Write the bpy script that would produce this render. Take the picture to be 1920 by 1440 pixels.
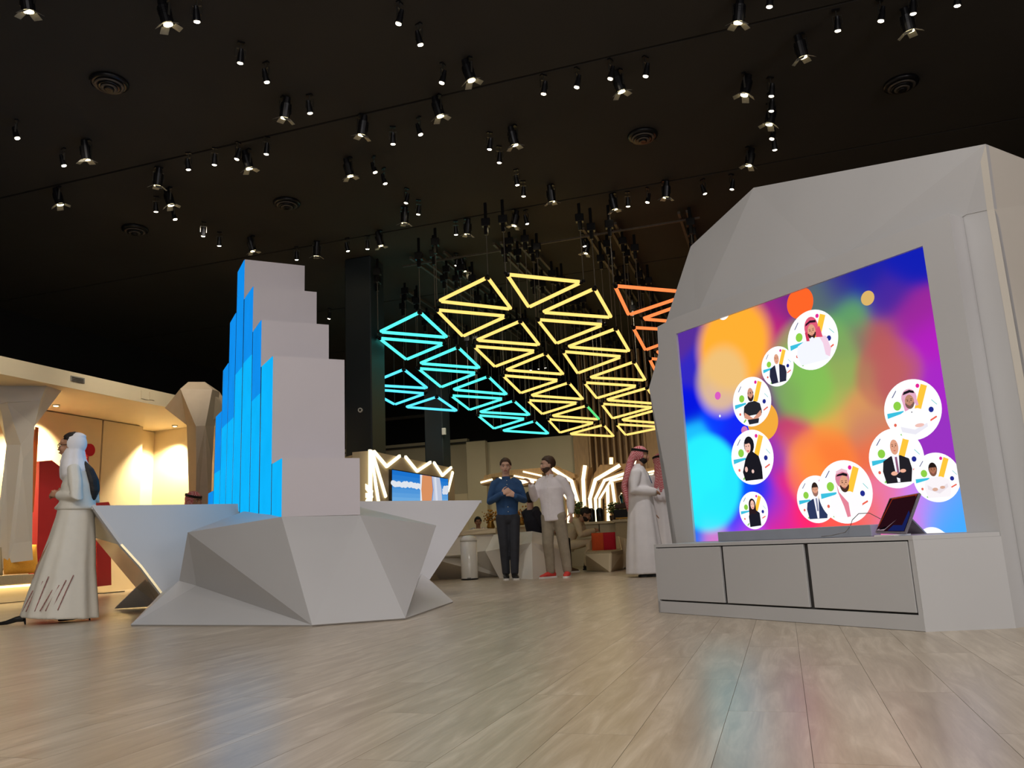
import bpy, bmesh, math, random
from math import sin, cos, pi, radians, degrees, atan2, sqrt, tan, atan
from mathutils import Vector, Matrix, noise
random.seed(7)
for o in list(bpy.data.objects): bpy.data.objects.remove(o)
SC = bpy.context.scene
COL = SC.collection

# ------------------------------------------------------------------ camera, world, exposure
FPX = 1497.0; H = 0.55
TH = atan(299 / FPX); RHO = atan(.046)
def ray(u, v):
    x = (u - 960) / FPX; y = -(v - 720) / FPX
    x, y = x*cos(RHO) + y*sin(RHO), -x*sin(RHO) + y*cos(RHO)
    return Vector((x, cos(TH) - y*sin(TH), sin(TH) + y*cos(TH)))
CAMP = Vector((0, 0, H))
def at_z(u, v, z):
    r = ray(u, v); return CAMP + r * ((z - H) / r.z)
def at_y(u, v, Y):
    r = ray(u, v); return CAMP + r * (Y / r.y)
def at_plane(u, v, p0, n):
    r = ray(u, v); return CAMP + r * ((p0 - CAMP).dot(n) / r.dot(n))

cd = bpy.data.cameras.new('camera'); cam = bpy.data.objects.new('camera', cd); COL.objects.link(cam)
cd.sensor_width = 36; cd.lens = 36 * FPX / 1920; cd.clip_end = 200; cd.clip_start = .05
R0 = Vector((1, 0, 0)); U0 = Vector((0, -sin(TH), cos(TH))); F0 = Vector((0, cos(TH), sin(TH)))
Rr = R0*cos(RHO) - U0*sin(RHO); Uu = R0*sin(RHO) + U0*cos(RHO)
M = Matrix((Rr, Uu, -F0)).transposed().to_4x4(); M.translation = CAMP
cam.matrix_world = M
SC.camera = cam
SC.view_settings.view_transform = 'Standard'; SC.view_settings.look = 'None'
SC.view_settings.exposure = 0.0; SC.view_settings.gamma = 1
try: SC.view_settings.use_curve_mapping = False
except Exception: pass
W = bpy.data.worlds.new('world'); SC.world = W; W.use_nodes = True
W.node_tree.nodes['Background'].inputs[0].default_value = (.9, .95, 1, 1)
W.node_tree.nodes['Background'].inputs[1].default_value = 0.02

SPOT_POWER = 16
def area_light(name, loc, target, size, power, col, sizey=None):
    l = bpy.data.lights.new(name, 'AREA'); l.energy = power; l.color = col; l.shape = 'RECTANGLE'
    l.size = size; l.size_y = sizey or size
    o = bpy.data.objects.new(name, l); COL.objects.link(o); o.location = loc
    d = Vector(target) - Vector(loc); o.rotation_euler = d.to_track_quat('-Z', 'Y').to_euler()
    return o
def spot_light(name, loc, target, power, col, angle=100, blend=1, rad=.05):
    l = bpy.data.lights.new(name, 'SPOT'); l.energy = power; l.color = col
    l.spot_size = radians(angle); l.spot_blend = blend; l.shadow_soft_size = rad
    o = bpy.data.objects.new(name, l); COL.objects.link(o); o.location = loc
    d = Vector(target) - Vector(loc); o.rotation_euler = d.to_track_quat('-Z', 'Y').to_euler()
    return o
# added area fills without fixtures, behind the viewer and overhead
area_light('hall_fill_light', (-2.5, -4.2, 3.4), (-.5, 8, 1.4), 9, 200, (.97, .96, 1), 3)
area_light('overhead_fill_light', (-1.0, 1.5, 5.85), (-1.0, 2.2, 0), 8, 290, (1, .95, .9), 3)
for k_, (x_, y_, p_) in enumerate(((-1.0, 17.6, 420), (2.2, 16.6, 480), (5.4, 15.6, 420), (-4.2, 18.6, 300))):
    spot_light('bar_fill_light', (x_, y_, 5.85), (x_+1.0, y_+4.6, 1.2), p_, (1, .88, .64), 78, 1, .25)  # added fill to brighten the dim back wall, no fixture there
for x_, y_, tx_, ty_ in ((-5.2, 9.0, -8.6, 11.6), (-4.8, 12.2, -7.2, 14.6)):
    spot_light('lounge_fill_light', (x_, y_, 5.85), (tx_, ty_, 2.6), 400, (1, .90, .74), 70, 1, .25)  # added fill for the lounge front, not one of the ceiling spotlights
spot_light('lobby_fill_light', (2.2, 8.8, 5.75), (1.9, 12.0, .9), 320, (1, .95, .95), 26, 1, .08)  # added to lift the white robes, has no fixture
spot_light('lobby_fill_light', (-.6, 8.0, 5.75), (.1, 12.2, .9), 260, (1, .95, .9), 26, 1, .08)  # second added fill, on the standing men
area_light('side_fill_light', (7.0, -2.6, 3.2), (3.2, 5.2, 1.5), 3, 130, (1, .93, .94), 2)  # added area fill for the corner board right of the screen
spot_light('desk_fill_light', (3.2, 6.2, 5.75), (-.9, 9.6, .7), 520, (.93, .90, 1), 30, 1, .08)  # added lavender fill, stands in for screen glow on the desk wing
spot_light('cabinet_fill_light', (3.0, -1.2, 5.75), (2.4, 4.3, .2), 260, (.97, 1, .93), 22, .8, .08)  # added to brighten the cabinet end panel, has no fixture
spot_light('robe_fill_light', (-5.8, 2.2, 5.75), (-4.6, 7.9, .8), 300, (1, .97, .92), 26, 1, .08)  # added to brighten the woman's robe, has no fixture

# ------------------------------------------------------------------ materials
def s2l(c):
    c = c / 255.0
    return c/12.92 if c <= .04045 else ((c + .055)/1.055)**2.4
def rgb(r, g, b): return (s2l(r), s2l(g), s2l(b), 1)
def mat(name, col, rough=.5, metal=0, spec=.5, noise_amt=0, noise_scale=8, bump=0, bump_scale=60, emit=None, estr=0, col2=None, coat=0, stretch=None):
    m = bpy.data.materials.new(name); m.use_nodes = True; nt = m.node_tree
    b = nt.nodes['Principled BSDF']
    b.inputs['Base Color'].default_value = col; b.inputs['Roughness'].default_value = rough
    b.inputs['Metallic'].default_value = metal
    b.inputs['Specular IOR Level'].default_value = spec
    if coat: b.inputs['Coat Weight'].default_value = coat; b.inputs['Coat Roughness'].default_value = .15
    tc = nt.nodes.new('ShaderNodeTexCoord'); mp = nt.nodes.new('ShaderNodeMapping')
    nt.links.new(tc.outputs['Object'], mp.inputs[0])
    if stretch: mp.inputs['Scale'].default_value = stretch
    if noise_amt:
        n = nt.nodes.new('ShaderNodeTexNoise'); n.inputs['Scale'].default_value = noise_scale; n.inputs['Detail'].default_value = 5
        nt.links.new(mp.outputs[0], n.inputs[0])
        r = nt.nodes.new('ShaderNodeValToRGB')
        c2 = col2 or tuple([max(0, x*(1 - noise_amt)) for x in col[:3]] + [1])
        r.color_ramp.elements[0].color = c2; r.color_ramp.elements[1].color = col
        r.color_ramp.elements[0].position = .35; r.color_ramp.elements[1].position = .65
        nt.links.new(n.outputs[0], r.inputs[0]); nt.links.new(r.outputs[0], b.inputs['Base Color'])
    if bump:
        n2 = nt.nodes.new('ShaderNodeTexNoise'); n2.inputs['Scale'].default_value = bump_scale
        nt.links.new(mp.outputs[0], n2.inputs[0])
        bp = nt.nodes.new('ShaderNodeBump'); bp.inputs['Strength'].default_value = bump; bp.inputs['Distance'].default_value = .01
        nt.links.new(n2.outputs[0], bp.inputs['Height']); nt.links.new(bp.outputs[0], b.inputs['Normal'])
    if emit:
        b.inputs['Emission Color'].default_value = emit; b.inputs['Emission Strength'].default_value = estr
    return m
MT = {}
MT['white_t'] = mat('white_tower_board', rgb(212, 206, 211), .5, spec=.4, noise_amt=.03, noise_scale=1.5)
MT['white'] = mat('white_lacquered_board', rgb(196, 195, 195), .42, spec=.45, noise_amt=.03, noise_scale=1.5)
MT['white2'] = mat('white_matt_paint', rgb(215, 208, 196), .6, noise_amt=.03, noise_scale=1)
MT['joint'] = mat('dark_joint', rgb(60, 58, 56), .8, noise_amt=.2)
MT['cream'] = mat('warm_white_paint', rgb(222, 205, 172), .6, noise_amt=.04, noise_scale=2)
MT['beige'] = mat('beige_wall_paint', rgb(196, 184, 156), .7, noise_amt=.04, noise_scale=1.3)
MT['black'] = mat('black_ceiling_paint', rgb(62, 59, 55), .85, noise_amt=.12, noise_scale=.6, spec=.2)
MT['blackwall'] = mat('black_wall_paint', rgb(30, 30, 31), .8, noise_amt=.15, noise_scale=.8, spec=.2)
MT['bluecol'] = mat('dark_blue_column_paint', rgb(36, 44, 50), .45, noise_amt=.08, noise_scale=2)
MT['housing'] = mat('black_metal_housing', rgb(26, 26, 30), .3, metal=.4, noise_amt=.2, noise_scale=30)
MT['steel'] = mat('dull_steel', rgb(120, 118, 112), .35, metal=.9, noise_amt=.15, noise_scale=20)
MT['foil'] = mat('steel_flap', rgb(150, 145, 135), .5, metal=.3, noise_amt=.2, noise_scale=20)
MT['rail'] = mat('grey_rail', rgb(96, 88, 80), .5, metal=.3, noise_amt=.2, noise_scale=15)
MT['cable'] = mat('grey_cable', rgb(110, 106, 100), .5, metal=.3, noise_amt=.2, noise_scale=40)
MT['wood'] = mat('light_oak', rgb(186, 150, 108), .5, noise_amt=.22, noise_scale=6, stretch=(6, 6, .6), bump=.1, bump_scale=30)
MT['wood_d'] = mat('brown_oak', rgb(150, 116, 80), .5, noise_amt=.25, noise_scale=6, stretch=(6, 6, .6))
MT['red'] = mat('red_lacquer', rgb(168, 36, 44), .5, noise_amt=.05, noise_scale=2)
MT['orange'] = mat('orange_lacquer', rgb(208, 92, 28), .5, noise_amt=.05, noise_scale=2)
MT['yellow_cloth'] = mat('yellow_cushion_cloth', rgb(232, 168, 62), .9, noise_amt=.12, noise_scale=60, bump=.2)
MT['seat'] = mat('beige_seat_cloth', rgb(186, 170, 138), .9, noise_amt=.1, noise_scale=50, bump=.15)
MT['redcloth'] = mat('red_cushion_cloth', rgb(206, 24, 50), .85, noise_amt=.12, noise_scale=60, bump=.2)
MT['orcloth'] = mat('orange_cushion_cloth', rgb(232, 92, 40), .85, noise_amt=.12, noise_scale=60, bump=.2)
MT['gloss'] = mat('gloss_cream_underside', rgb(205, 190, 150), .16, metal=.35, noise_amt=.05, noise_scale=2)
MT['binwhite'] = mat('white_enamel', rgb(225, 222, 214), .25, noise_amt=.03, coat=.3)
MT['skin'] = mat('skin', rgb(218, 174, 150), .55, noise_amt=.12, noise_scale=12)
MT['skin_d'] = mat('tan_skin', rgb(186, 138, 108), .55, noise_amt=.12, noise_scale=12)
MT['hair'] = mat('dark_hair', rgb(34, 24, 18), .6, noise_amt=.4, noise_scale=60, bump=.5, bump_scale=120)
MT['hair_b'] = mat('brown_hair', rgb(74, 50, 34), .6, noise_amt=.4, noise_scale=60, bump=.5, bump_scale=120)
MT['lip'] = mat('lips', rgb(150, 76, 70), .5, noise_amt=.1)
MT['eye'] = mat('eye_white', rgb(225, 220, 212), .2, noise_amt=.03)
MT['iris'] = mat('dark_iris', rgb(30, 20, 14), .2, noise_amt=.1)
MT['blue_shirt'] = mat('blue_chambray', rgb(46, 84, 132), .85, noise_amt=.2, noise_scale=14, bump=.25, bump_scale=25)
MT['linen'] = mat('white_linen', rgb(240, 234, 238), .85, noise_amt=.07, noise_scale=10, bump=.35, bump_scale=18)
MT['button'] = mat('pearl_button', rgb(225, 222, 210), .3, noise_amt=.03)
MT['dark_trouser'] = mat('charcoal_trousers', rgb(50, 52, 60), .85, noise_amt=.2, noise_scale=14, bump=.2, bump_scale=20)
MT['khaki'] = mat('khaki_trousers', rgb(158, 146, 126), .85, noise_amt=.15, noise_scale=14, bump=.3, bump_scale=18)
MT['robe'] = mat('white_thobe_cloth', rgb(240, 236, 236), .8, noise_amt=.05, noise_scale=8, bump=.2, bump_scale=12)
MT['abaya'] = mat('ivory_abaya_cloth', rgb(228, 222, 208), .6, noise_amt=.05, noise_scale=8, bump=.2, bump_scale=10)
MT['pink'] = mat('pink_embroidery', rgb(170, 116, 110), .8, noise_amt=.2)
MT['black_cloth'] = mat('black_cloth', rgb(24, 24, 28), .85, noise_amt=.25, noise_scale=20, bump=.2)
MT['navy_cloth'] = mat('dark_tshirt_cloth', rgb(30, 30, 42), .85, noise_amt=.2, noise_scale=20, bump=.2)
MT['cream_cloth'] = mat('cream_cloth', rgb(222, 205, 172), .85, noise_amt=.08, noise_scale=14, bump=.3, bump_scale=20)
MT['shoe_black'] = mat('black_shoe', rgb(20, 20, 22), .4, noise_amt=.2)
MT['shoe_red'] = mat('red_knit_shoe', rgb(222, 66, 58), .7, noise_amt=.2, noise_scale=40)
MT['shoe_brown'] = mat('brown_suede', rgb(92, 72, 52), .8, noise_amt=.2, noise_scale=40)
MT['sole'] = mat('white_rubber_sole', rgb(228, 224, 218), .6, noise_amt=.04)
MT['agal'] = mat('black_agal_cord', rgb(16, 15, 16), .7, noise_amt=.3, noise_scale=60)
MT['leaf'] = mat('green_leaf', rgb(74, 98, 44), .6, noise_amt=.3, noise_scale=20)
MT['flower'] = mat('orange_blossom', rgb(206, 132, 52), .6, noise_amt=.3, noise_scale=30)
MT['brass'] = mat('brass', rgb(196, 150, 72), .3, metal=.8, noise_amt=.1)
MT['pot'] = mat('dark_clay', rgb(70, 44, 34), .6, noise_amt=.2)
MT['screen_black'] = mat('black_glass', rgb(10, 10, 12), .06, noise_amt=.1, spec=.9, coat=.6)
MT['alu'] = mat('brushed_aluminium', rgb(150, 142, 150), .35, metal=.6, noise_amt=.08, noise_scale=30)
MT['plinth'] = mat('grey_box_paint', rgb(150, 156, 166), .5, noise_amt=.05)
def ghutra_mat():
    m = mat('red_white_chequered_cloth', rgb(190, 70, 84), .9)
    nt = m.node_tree; b = nt.nodes['Principled BSDF']
    ch = nt.nodes.new('ShaderNodeTexChecker'); ch.inputs['Scale'].default_value = 70
    ch.inputs[1].default_value = rgb(196, 62, 78); ch.inputs[2].default_value = rgb(226, 176, 176)
    tc = nt.nodes.new('ShaderNodeTexCoord'); nt.links.new(tc.outputs['Object'], ch.inputs[0]); nt.links.new(ch.outputs[0], b.inputs['Base Color'])
    return m
MT['ghutra'] = ghutra_mat()
def emis(name, col, s, vary=0):
    m = bpy.data.materials.new(name); m.use_nodes = True; nt = m.node_tree
    nt.nodes.remove(nt.nodes['Principled BSDF'])
    e = nt.nodes.new('ShaderNodeEmission'); e.inputs[0].default_value = col; e.inputs[1].default_value = s
    if vary:
        tc = nt.nodes.new('ShaderNodeTexCoord'); n = nt.nodes.new('ShaderNodeTexNoise'); n.inputs['Scale'].default_value = 3
        mr = nt.nodes.new('ShaderNodeMapRange'); mr.inputs[3].default_value = s*(1-vary); mr.inputs[4].default_value = s*(1+vary)
        nt.links.new(tc.outputs['Object'], n.inputs[0]); nt.links.new(n.outputs[0], mr.inputs[0]); nt.links.new(mr.outputs[0], e.inputs[1])
    nt.links.new(e.outputs[0], nt.nodes['Material Output'].inputs[0])
    return m
MT['e_warm'] = emis('warm_led', (1, .84, .52, 1), 2.3)
MT['e_bench'] = emis('warm_bench_led', (1, .74, .34, 1), 5)
MT['e_lens'] = emis('spot_lens', (1, .86, .62, 1), 14)
MT['e_lens2'] = emis('warm_spot_lens', (1, .84, .46, 1), 12)
MT['e_y'] = emis('yellow_tube', (1.0, .66, .17, 1), 1.35)
MT['e_c'] = emis('cyan_tube', (.10, .95, .82, 1), 1.25)
MT['e_b'] = emis('sky_blue_tube', (.10, .72, 1.0, 1), 1.3)
MT['e_o'] = emis('orange_tube', (1.0, .22, .06, 1), 1.35)
MT['e_g'] = emis('green_tube', (.12, .85, .25, 1), 1.0)
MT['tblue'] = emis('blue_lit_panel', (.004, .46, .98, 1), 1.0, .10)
MT['tblue2'] = emis('blue_panel_painted_reflection', (.005, .27, .84, 1), 1.0, .10)  # darker upper tone, put in to imitate the neighbouring slab's reflection
MT['joint_b'] = mat('dark_blue_joint', rgb(8, 40, 90), .6, noise_amt=.1)
# vertex-colour picture emission
def pic_mat(name, s=1.0):
    m = bpy.data.materials.new(name); m.use_nodes = True; nt = m.node_tree
    nt.nodes.remove(nt.nodes['Principled BSDF'])
    a = nt.nodes.new('ShaderNodeVertexColor'); a.layer_name = 'Col'
    e = nt.nodes.new('ShaderNodeEmission'); e.inputs[1].default_value = s
    nt.links.new(a.outputs[0], e.inputs[0]); nt.links.new(e.outputs[0], nt.nodes['Material Output'].inputs[0])
    return m
MT['pic'] = pic_mat('screen_picture', 1.06)
MT['pic2'] = pic_mat('small_screen_picture', .9)

# ------------------------------------------------------------------ helpers
def link(name, me, m, parent=None):
    o = bpy.data.objects.new(name, me); COL.objects.link(o)
    if m is not None:
        if not me.materials: me.materials.append(m)
    if parent is not None:
        o.parent = parent
        o.matrix_parent_inverse = parent.matrix_world.inverted() if False else Matrix.Translation(-parent.location) if parent.rotation_euler == ZERO else parent_inv(parent)
    return o
from mathutils import Euler
ZERO = Euler((0, 0, 0))
def parent_inv(p):
    m = Matrix.LocRotScale(p.location, p.rotation_euler, p.scale)
    if p.parent: m = parent_world(p.parent) @ m
    return m.inverted()
def parent_world(p):
    m = Matrix.LocRotScale(p.location, p.rotation_euler, p.scale)
    return m
def obj(name, bm, m, parent=None, smooth=False, local=False):
    me = bpy.data.meshes.new(name)
    bmesh.ops.recalc_face_normals(bm, faces=bm.faces)
    bm.to_mesh(me); bm.free()
    if smooth:
        for p in me.polygons: p.use_smooth = True
    o = bpy.data.objects.new(name, me); COL.objects.link(o)
    if m is not None: me.materials.append(m)
    if parent is not None:
        o.parent = parent
        if not local:                         # geometry was given in world coordinates
            o.matrix_parent_inverse = full_world(parent).inverted()
    return o
def full_world(p):
    m = Matrix.LocRotScale(p.location, p.rotation_euler, p.scale)
    if p.parent: m = full_world(p.parent) @ p.matrix_parent_inverse @ m
    return m
def tag(o, label, cat, group=None):
    o['label'] = label; o['category'] = cat
    if group: o['group'] = group
    return o
def thing(name, label, cat, loc=(0, 0, 0), rotz=0, group=None, scale=1):
    o = bpy.data.objects.new(name, None); COL.objects.link(o)
    o.location = loc; o.rotation_euler = (0, 0, rotz); o.scale = (scale,)*3
    o.empty_display_size = .1
    return tag(o, label, cat, group)
def struct(o): o['kind'] = 'structure'; return o
def quadprism(bm, pts, off):
    """closed prism from polygon pts (world) extruded by vector off"""
    a = [bm.verts.new(p) for p in pts]; b = [bm.verts.new(Vector(p) + off) for p in pts]
    n = len(pts)
    if n > 3:
        bmesh.ops.triangulate(bm, faces=[bm.faces.new(a)]); bmesh.ops.triangulate(bm, faces=[bm.faces.new(b[::-1])])
    else: bm.faces.new(a); bm.faces.new(b[::-1])
    for i in range(n): bm.faces.new((a[i], b[i], b[(i+1) % n], a[(i+1) % n]))
def newell(pts):
    n = Vector((0, 0, 0))
    for i in range(len(pts)):
        a = Vector(pts[i]); b = Vector(pts[(i+1) % len(pts)]); n += a.cross(b)
    return n.normalized() if n.length > 0 else Vector((0, 0, 1))
def panel(name, pts, m, parent=None, th=.02, toward=CAMP, off=None):
    """board whose visible face is pts, its thickness lies behind, away from the camera side"""
    pts = [Vector(p) for p in pts]; n = newell(pts); c = sum(pts, Vector())/len(pts)
    if n.dot(Vector(toward) - c) < 0: n = -n
    bm = bmesh.new(); quadprism(bm, pts, (off if off is not None else -n*th))
    return obj(name, bm, m, parent)
def bbox(bm, cx, cy, cz, sx, sy, sz, rz=0, mtx=None):
    r = bmesh.ops.create_cube(bm, size=1)
    mm = Matrix.Translation((cx, cy, cz)) @ Matrix.Rotation(rz, 4, 'Z') @ Matrix.Diagonal((sx, sy, sz, 1))
    if mtx is not None: mm = mtx @ mm
    bmesh.ops.transform(bm, matrix=mm, verts=r['verts']); return r['verts']
def bevel(bm, w=.01, seg=2):
    bmesh.ops.bevel(bm, geom=bm.edges[:], offset=w, segments=seg, affect='EDGES', profile=.7)
def tube(bm, a, b, r, n=8, r2=None):
    a = Vector(a); b = Vector(b); d = b - a
    mm = Matrix.Translation((a+b)/2) @ d.to_track_quat('Z', 'Y').to_matrix().to_4x4()
    bmesh.ops.create_cone(bm, cap_ends=True, segments=n, radius1=r, radius2=r if r2 is None else r2, depth=d.length, matrix=mm)
def poly_tube(bm, pts, r, n=8):
    for a, b in zip(pts, pts[1:]): tube(bm, a, b, r, n)
def lathe(bm, prof, c=(0, 0, 0), n=24):
    rings = []
    for r, z in prof:
        rings.append([bm.verts.new((c[0] + r*cos(2*pi*i/n), c[1] + r*sin(2*pi*i/n), c[2] + z)) for i in range(n)])
    for A, B in zip(rings, rings[1:]):
        for i in range(n): bm.faces.new((A[i], A[(i+1) % n], B[(i+1) % n], B[i]))
    bm.faces.new(rings[0][::-1]); bm.faces.new(rings[-1])
def ball(bm, c, r, seg=12, rings=8, mtx=None):
    mm = Matrix.Translation(c) @ Matrix.Diagonal((r[0], r[1], r[2], 1)) if not isinstance(r, (int, float)) else Matrix.Translation(c) @ Matrix.Scale(r, 4)
    if mtx is not None: mm = mtx @ mm
    return bmesh.ops.create_uvsphere(bm, u_segments=seg, v_segments=rings, radius=1, matrix=mm)['verts']
ORD = ['first', 'second', 'third', 'fourth', 'fifth', 'sixth', 'seventh', 'eighth', 'ninth', 'tenth', 'eleventh', 'twelfth', 'thirteenth',
       'fourteenth', 'fifteenth', 'sixteenth', 'seventeenth', 'eighteenth', 'nineteenth', 'twentieth', 'twenty-first', 'twenty-second', 'twenty-third',
       'twenty-fourth', 'twenty-fifth', 'twenty-sixth', 'twenty-seventh', 'twenty-eighth', 'twenty-ninth', 'thirtieth', 'thirty-first', 'thirty-second', 'thirty-third', 'thirty-fourth', 'thirty-fifth']
PH = radians(18); E1 = Vector((cos(PH), -sin(PH), 0)); E2 = Vector((sin(PH), cos(PH), 0)); ZV = Vector((0, 0, 1))
def pq(p, q, z=0): return E1*p + E2*q + ZV*z
CEIL = 6.0

# ------------------------------------------------------------------ floor
def floor_mat():
    m = bpy.data.materials.new('greyed_oak_laminate'); m.use_nodes = True; nt = m.node_tree; N = nt.nodes; L = nt.links
    b = N['Principled BSDF']
    g = N.new('ShaderNodeNewGeometry'); oi = N.new('ShaderNodeObjectInfo')
    mp = N.new('ShaderNodeMapping'); mp.vector_type = 'POINT'; mp.inputs['Rotation'].default_value = (0, 0, PH)
    L.new(g.outputs['Position'], mp.inputs[0])
    rnd = N.new('ShaderNodeMath'); rnd.operation = 'ADD'; L.new(g.outputs['Random Per Island'], rnd.inputs[0]); L.new(oi.outputs['Random'], rnd.inputs[1])
    fr = N.new('ShaderNodeMath'); fr.operation = 'FRACT'; L.new(rnd.outputs[0], fr.inputs[0])
    # shift grain per plank
    cx = N.new('ShaderNodeCombineXYZ'); mu = N.new('ShaderNodeMath'); mu.operation = 'MULTIPLY'; mu.inputs[1].default_value = 37
    L.new(fr.outputs[0], mu.inputs[0]); L.new(mu.outputs[0], cx.inputs[1])
    ad = N.new('ShaderNodeVectorMath'); ad.operation = 'ADD'; L.new(mp.outputs[0], ad.inputs[0]); L.new(cx.outputs[0], ad.inputs[1])
    m2 = N.new('ShaderNodeMapping'); m2.inputs['Scale'].default_value = (7, .9, 1); L.new(ad.outputs[0], m2.inputs[0])
    n1 = N.new('ShaderNodeTexNoise'); n1.inputs['Scale'].default_value = 1.6; n1.inputs['Detail'].default_value = 8; n1.inputs['Roughness'].default_value = .62; n1.inputs['Distortion'].default_value = 1.2
    L.new(m2.outputs[0], n1.inputs[0])
    r1 = N.new('ShaderNodeValToRGB'); e = r1.color_ramp.elements
    e[0].position = .25; e[0].color = rgb(158, 141, 120); e[1].position = .72; e[1].color = rgb(206, 192, 172)
    x = r1.color_ramp.elements.new(.5); x.color = rgb(180, 165, 144)
    L.new(n1.outputs[0], r1.inputs[0])
    m3 = N.new('ShaderNodeMapping'); m3.inputs['Scale'].default_value = (60, 3, 1); L.new(ad.outputs[0], m3.inputs[0])
    n2 = N.new('ShaderNodeTexNoise'); n2.inputs['Scale'].default_value = 2; n2.inputs['Detail'].default_value = 4; L.new(m3.outputs[0], n2.inputs[0])
    mx = N.new('ShaderNodeMixRGB'); mx.blend_type = 'MULTIPLY'; mx.inputs[0].default_value = .22
    r2 = N.new('ShaderNodeValToRGB'); r2.color_ramp.elements[0].position = .3; r2.color_ramp.elements[0].color = (.6, .58, .55, 1); r2.color_ramp.elements[1].position = .6
    L.new(n2.outputs[0], r2.inputs[0]); L.new(r1.outputs[0], mx.inputs[1]); L.new(r2.outputs[0], mx.inputs[2])
    hv = N.new('ShaderNodeHueSaturation'); L.new(mx.outputs[0], hv.inputs['Color'])
    mr = N.new('ShaderNodeMapRange'); mr.inputs[3].default_value = .96; mr.inputs[4].default_value = 1.04; L.new(fr.outputs[0], mr.inputs[0]); L.new(mr.outputs[0], hv.inputs['Value'])
    L.new(hv.outputs[0], b.inputs['Base Color'])
    rr = N.new('ShaderNodeMapRange'); rr.inputs[3].default_value = .27; rr.inputs[4].default_value = .32; L.new(n1.outputs[0], rr.inputs[0]); L.new(rr.outputs[0], b.inputs['Roughness'])
    b.inputs['Specular IOR Level'].default_value = .7
    bp = N.new('ShaderNodeBump'); bp.inputs['Strength'].default_value = .03; bp.inputs['Distance'].default_value = .003
    L.new(n2.outputs[0], bp.inputs['Height']); L.new(bp.outputs[0], b.inputs['Normal'])
    return m
FM = floor_mat()
bm = bmesh.new()
PMIN, PMAX, QMIN, QMAX = -15.5, 12, -5, 26
quadprism(bm, [pq(PMIN, QMIN, -.004), pq(PMAX, QMIN, -.004), pq(PMAX, QMAX, -.004), pq(PMIN, QMAX, -.004)], Vector((0, 0, -.2)))
floor = struct(obj('floor', bm, mat('floor_joint', rgb(110, 98, 84), .7, noise_amt=.1)))
PW, PL, GAP = .235, 1.5, .0014
cells = []
for i in range(int((PMAX-PMIN)/PW)+1):
    offq = ((i*0.618) % 1) * PL
    for j in range(-1, int((QMAX-QMIN)/PL)+1):
        p0 = PMIN + i*PW; q0 = QMIN + j*PL + offq
        if p0 + PW > PMAX or q0 < QMIN or q0 + PL > QMAX: continue
        c = pq(p0 + PW/2, q0 + PL/2)
        vis = c.y > .9 and abs(c.x) < .72*c.y + .5
        d = c.length if vis else 999 + c.length
        cells.append((d, p0, q0))
cells.sort()
bm = bmesh.new()
bbox(bm, 0, 0, -.002, PW-GAP, PL-GAP, .004)
pm = bpy.data.meshes.new('plank'); bm.to_mesh(pm); bm.free(); pm.materials.append(FM)
for d, p0, q0 in cells[:300]:
    o = bpy.data.objects.new('plank', pm); COL.objects.link(o); o.parent = floor
    o.location = pq(p0 + PW/2, q0 + PL/2); o.rotation_euler = (0, 0, -PH)
vs, fs = [], []
for d, p0, q0 in cells[300:]:
    k = len(vs); a, b_, c_, d_ = p0+GAP/2, p0+PW-GAP/2, q0+GAP/2, q0+PL-GAP/2
    for z in (0, -.004): vs += [pq(a, c_, z), pq(b_, c_, z), pq(b_, d_, z), pq(a, d_, z)]
    fs += [(k, k+1, k+2, k+3), (k, k+4, k+5, k+1), (k+1, k+5, k+6, k+2), (k+2, k+6, k+7, k+3), (k+3, k+7, k+4, k)]
me = bpy.data.meshes.new('distant_planks'); me.from_pydata([tuple(v) for v in vs], [], fs); me.materials.append(FM)
o = bpy.data.objects.new('distant_planks', me); COL.objects.link(o); o.parent = floor; o['kind'] = 'stuff'

# ------------------------------------------------------------------ ceiling + dark walls
bm = bmesh.new(); quadprism(bm, [pq(PMIN, QMIN, CEIL+.03), pq(PMAX, QMIN, CEIL+.03), pq(PMAX, QMAX, CEIL+.03), pq(PMIN, QMAX, CEIL+.03)], Vector((0, 0, .2)))
ceiling = struct(obj('ceiling', bm, MT['blackwall']))
q0 = 8.3 - 3.6*4
seams = [8.3 + 3.6*k for k in range(-3, 5)]
for k, q in enumerate(seams[:-1]):
    bm = bmesh.new(); quadprism(bm, [pq(PMIN, q+.02, CEIL), pq(PMAX, q+.02, CEIL), pq(PMAX, q+3.58, CEIL), pq(PMIN, q+3.58, CEIL)], Vector((0, 0, .03)))
    obj('ceiling_panel', bm, MT['black'], ceiling)
def wall(name, a, b, z0, z1, m, th=.15, parent=None):
    a = Vector(a); b = Vector(b); d = (b-a).normalized(); n = Vector((-d.y, d.x, 0))
    c = (a+b)/2
    if n.dot(Vector((-c.x, -c.y, 0))) > 0: n = -n
    bm = bmesh.new(); quadprism(bm, [Vector((a.x, a.y, z0)), Vector((b.x, b.y, z0)), Vector((b.x, b.y, z1)), Vector((a.x, a.y, z1))], n*th)
    o = obj(name, bm, m, parent)
    if parent is None: struct(o)
    return o
QB = 23.0
wall('wall_left', pq(-15.4, QMIN), pq(-15.4, QMAX-.1), 0, CEIL, MT['blackwall'])
wall('wall_back', pq(-15.4, QB+1.4), pq(PMAX, QB+1.4), 0, CEIL, MT['blackwall'])
wall('wall_right', pq(PMAX-.1, QMIN), pq(PMAX-.1, QMAX-.1), 0, CEIL, MT['blackwall'])
wall('wall_front', pq(-15.4, QMIN+.1), pq(PMAX, QMIN+.1), 0, CEIL, MT['beige'])

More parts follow.
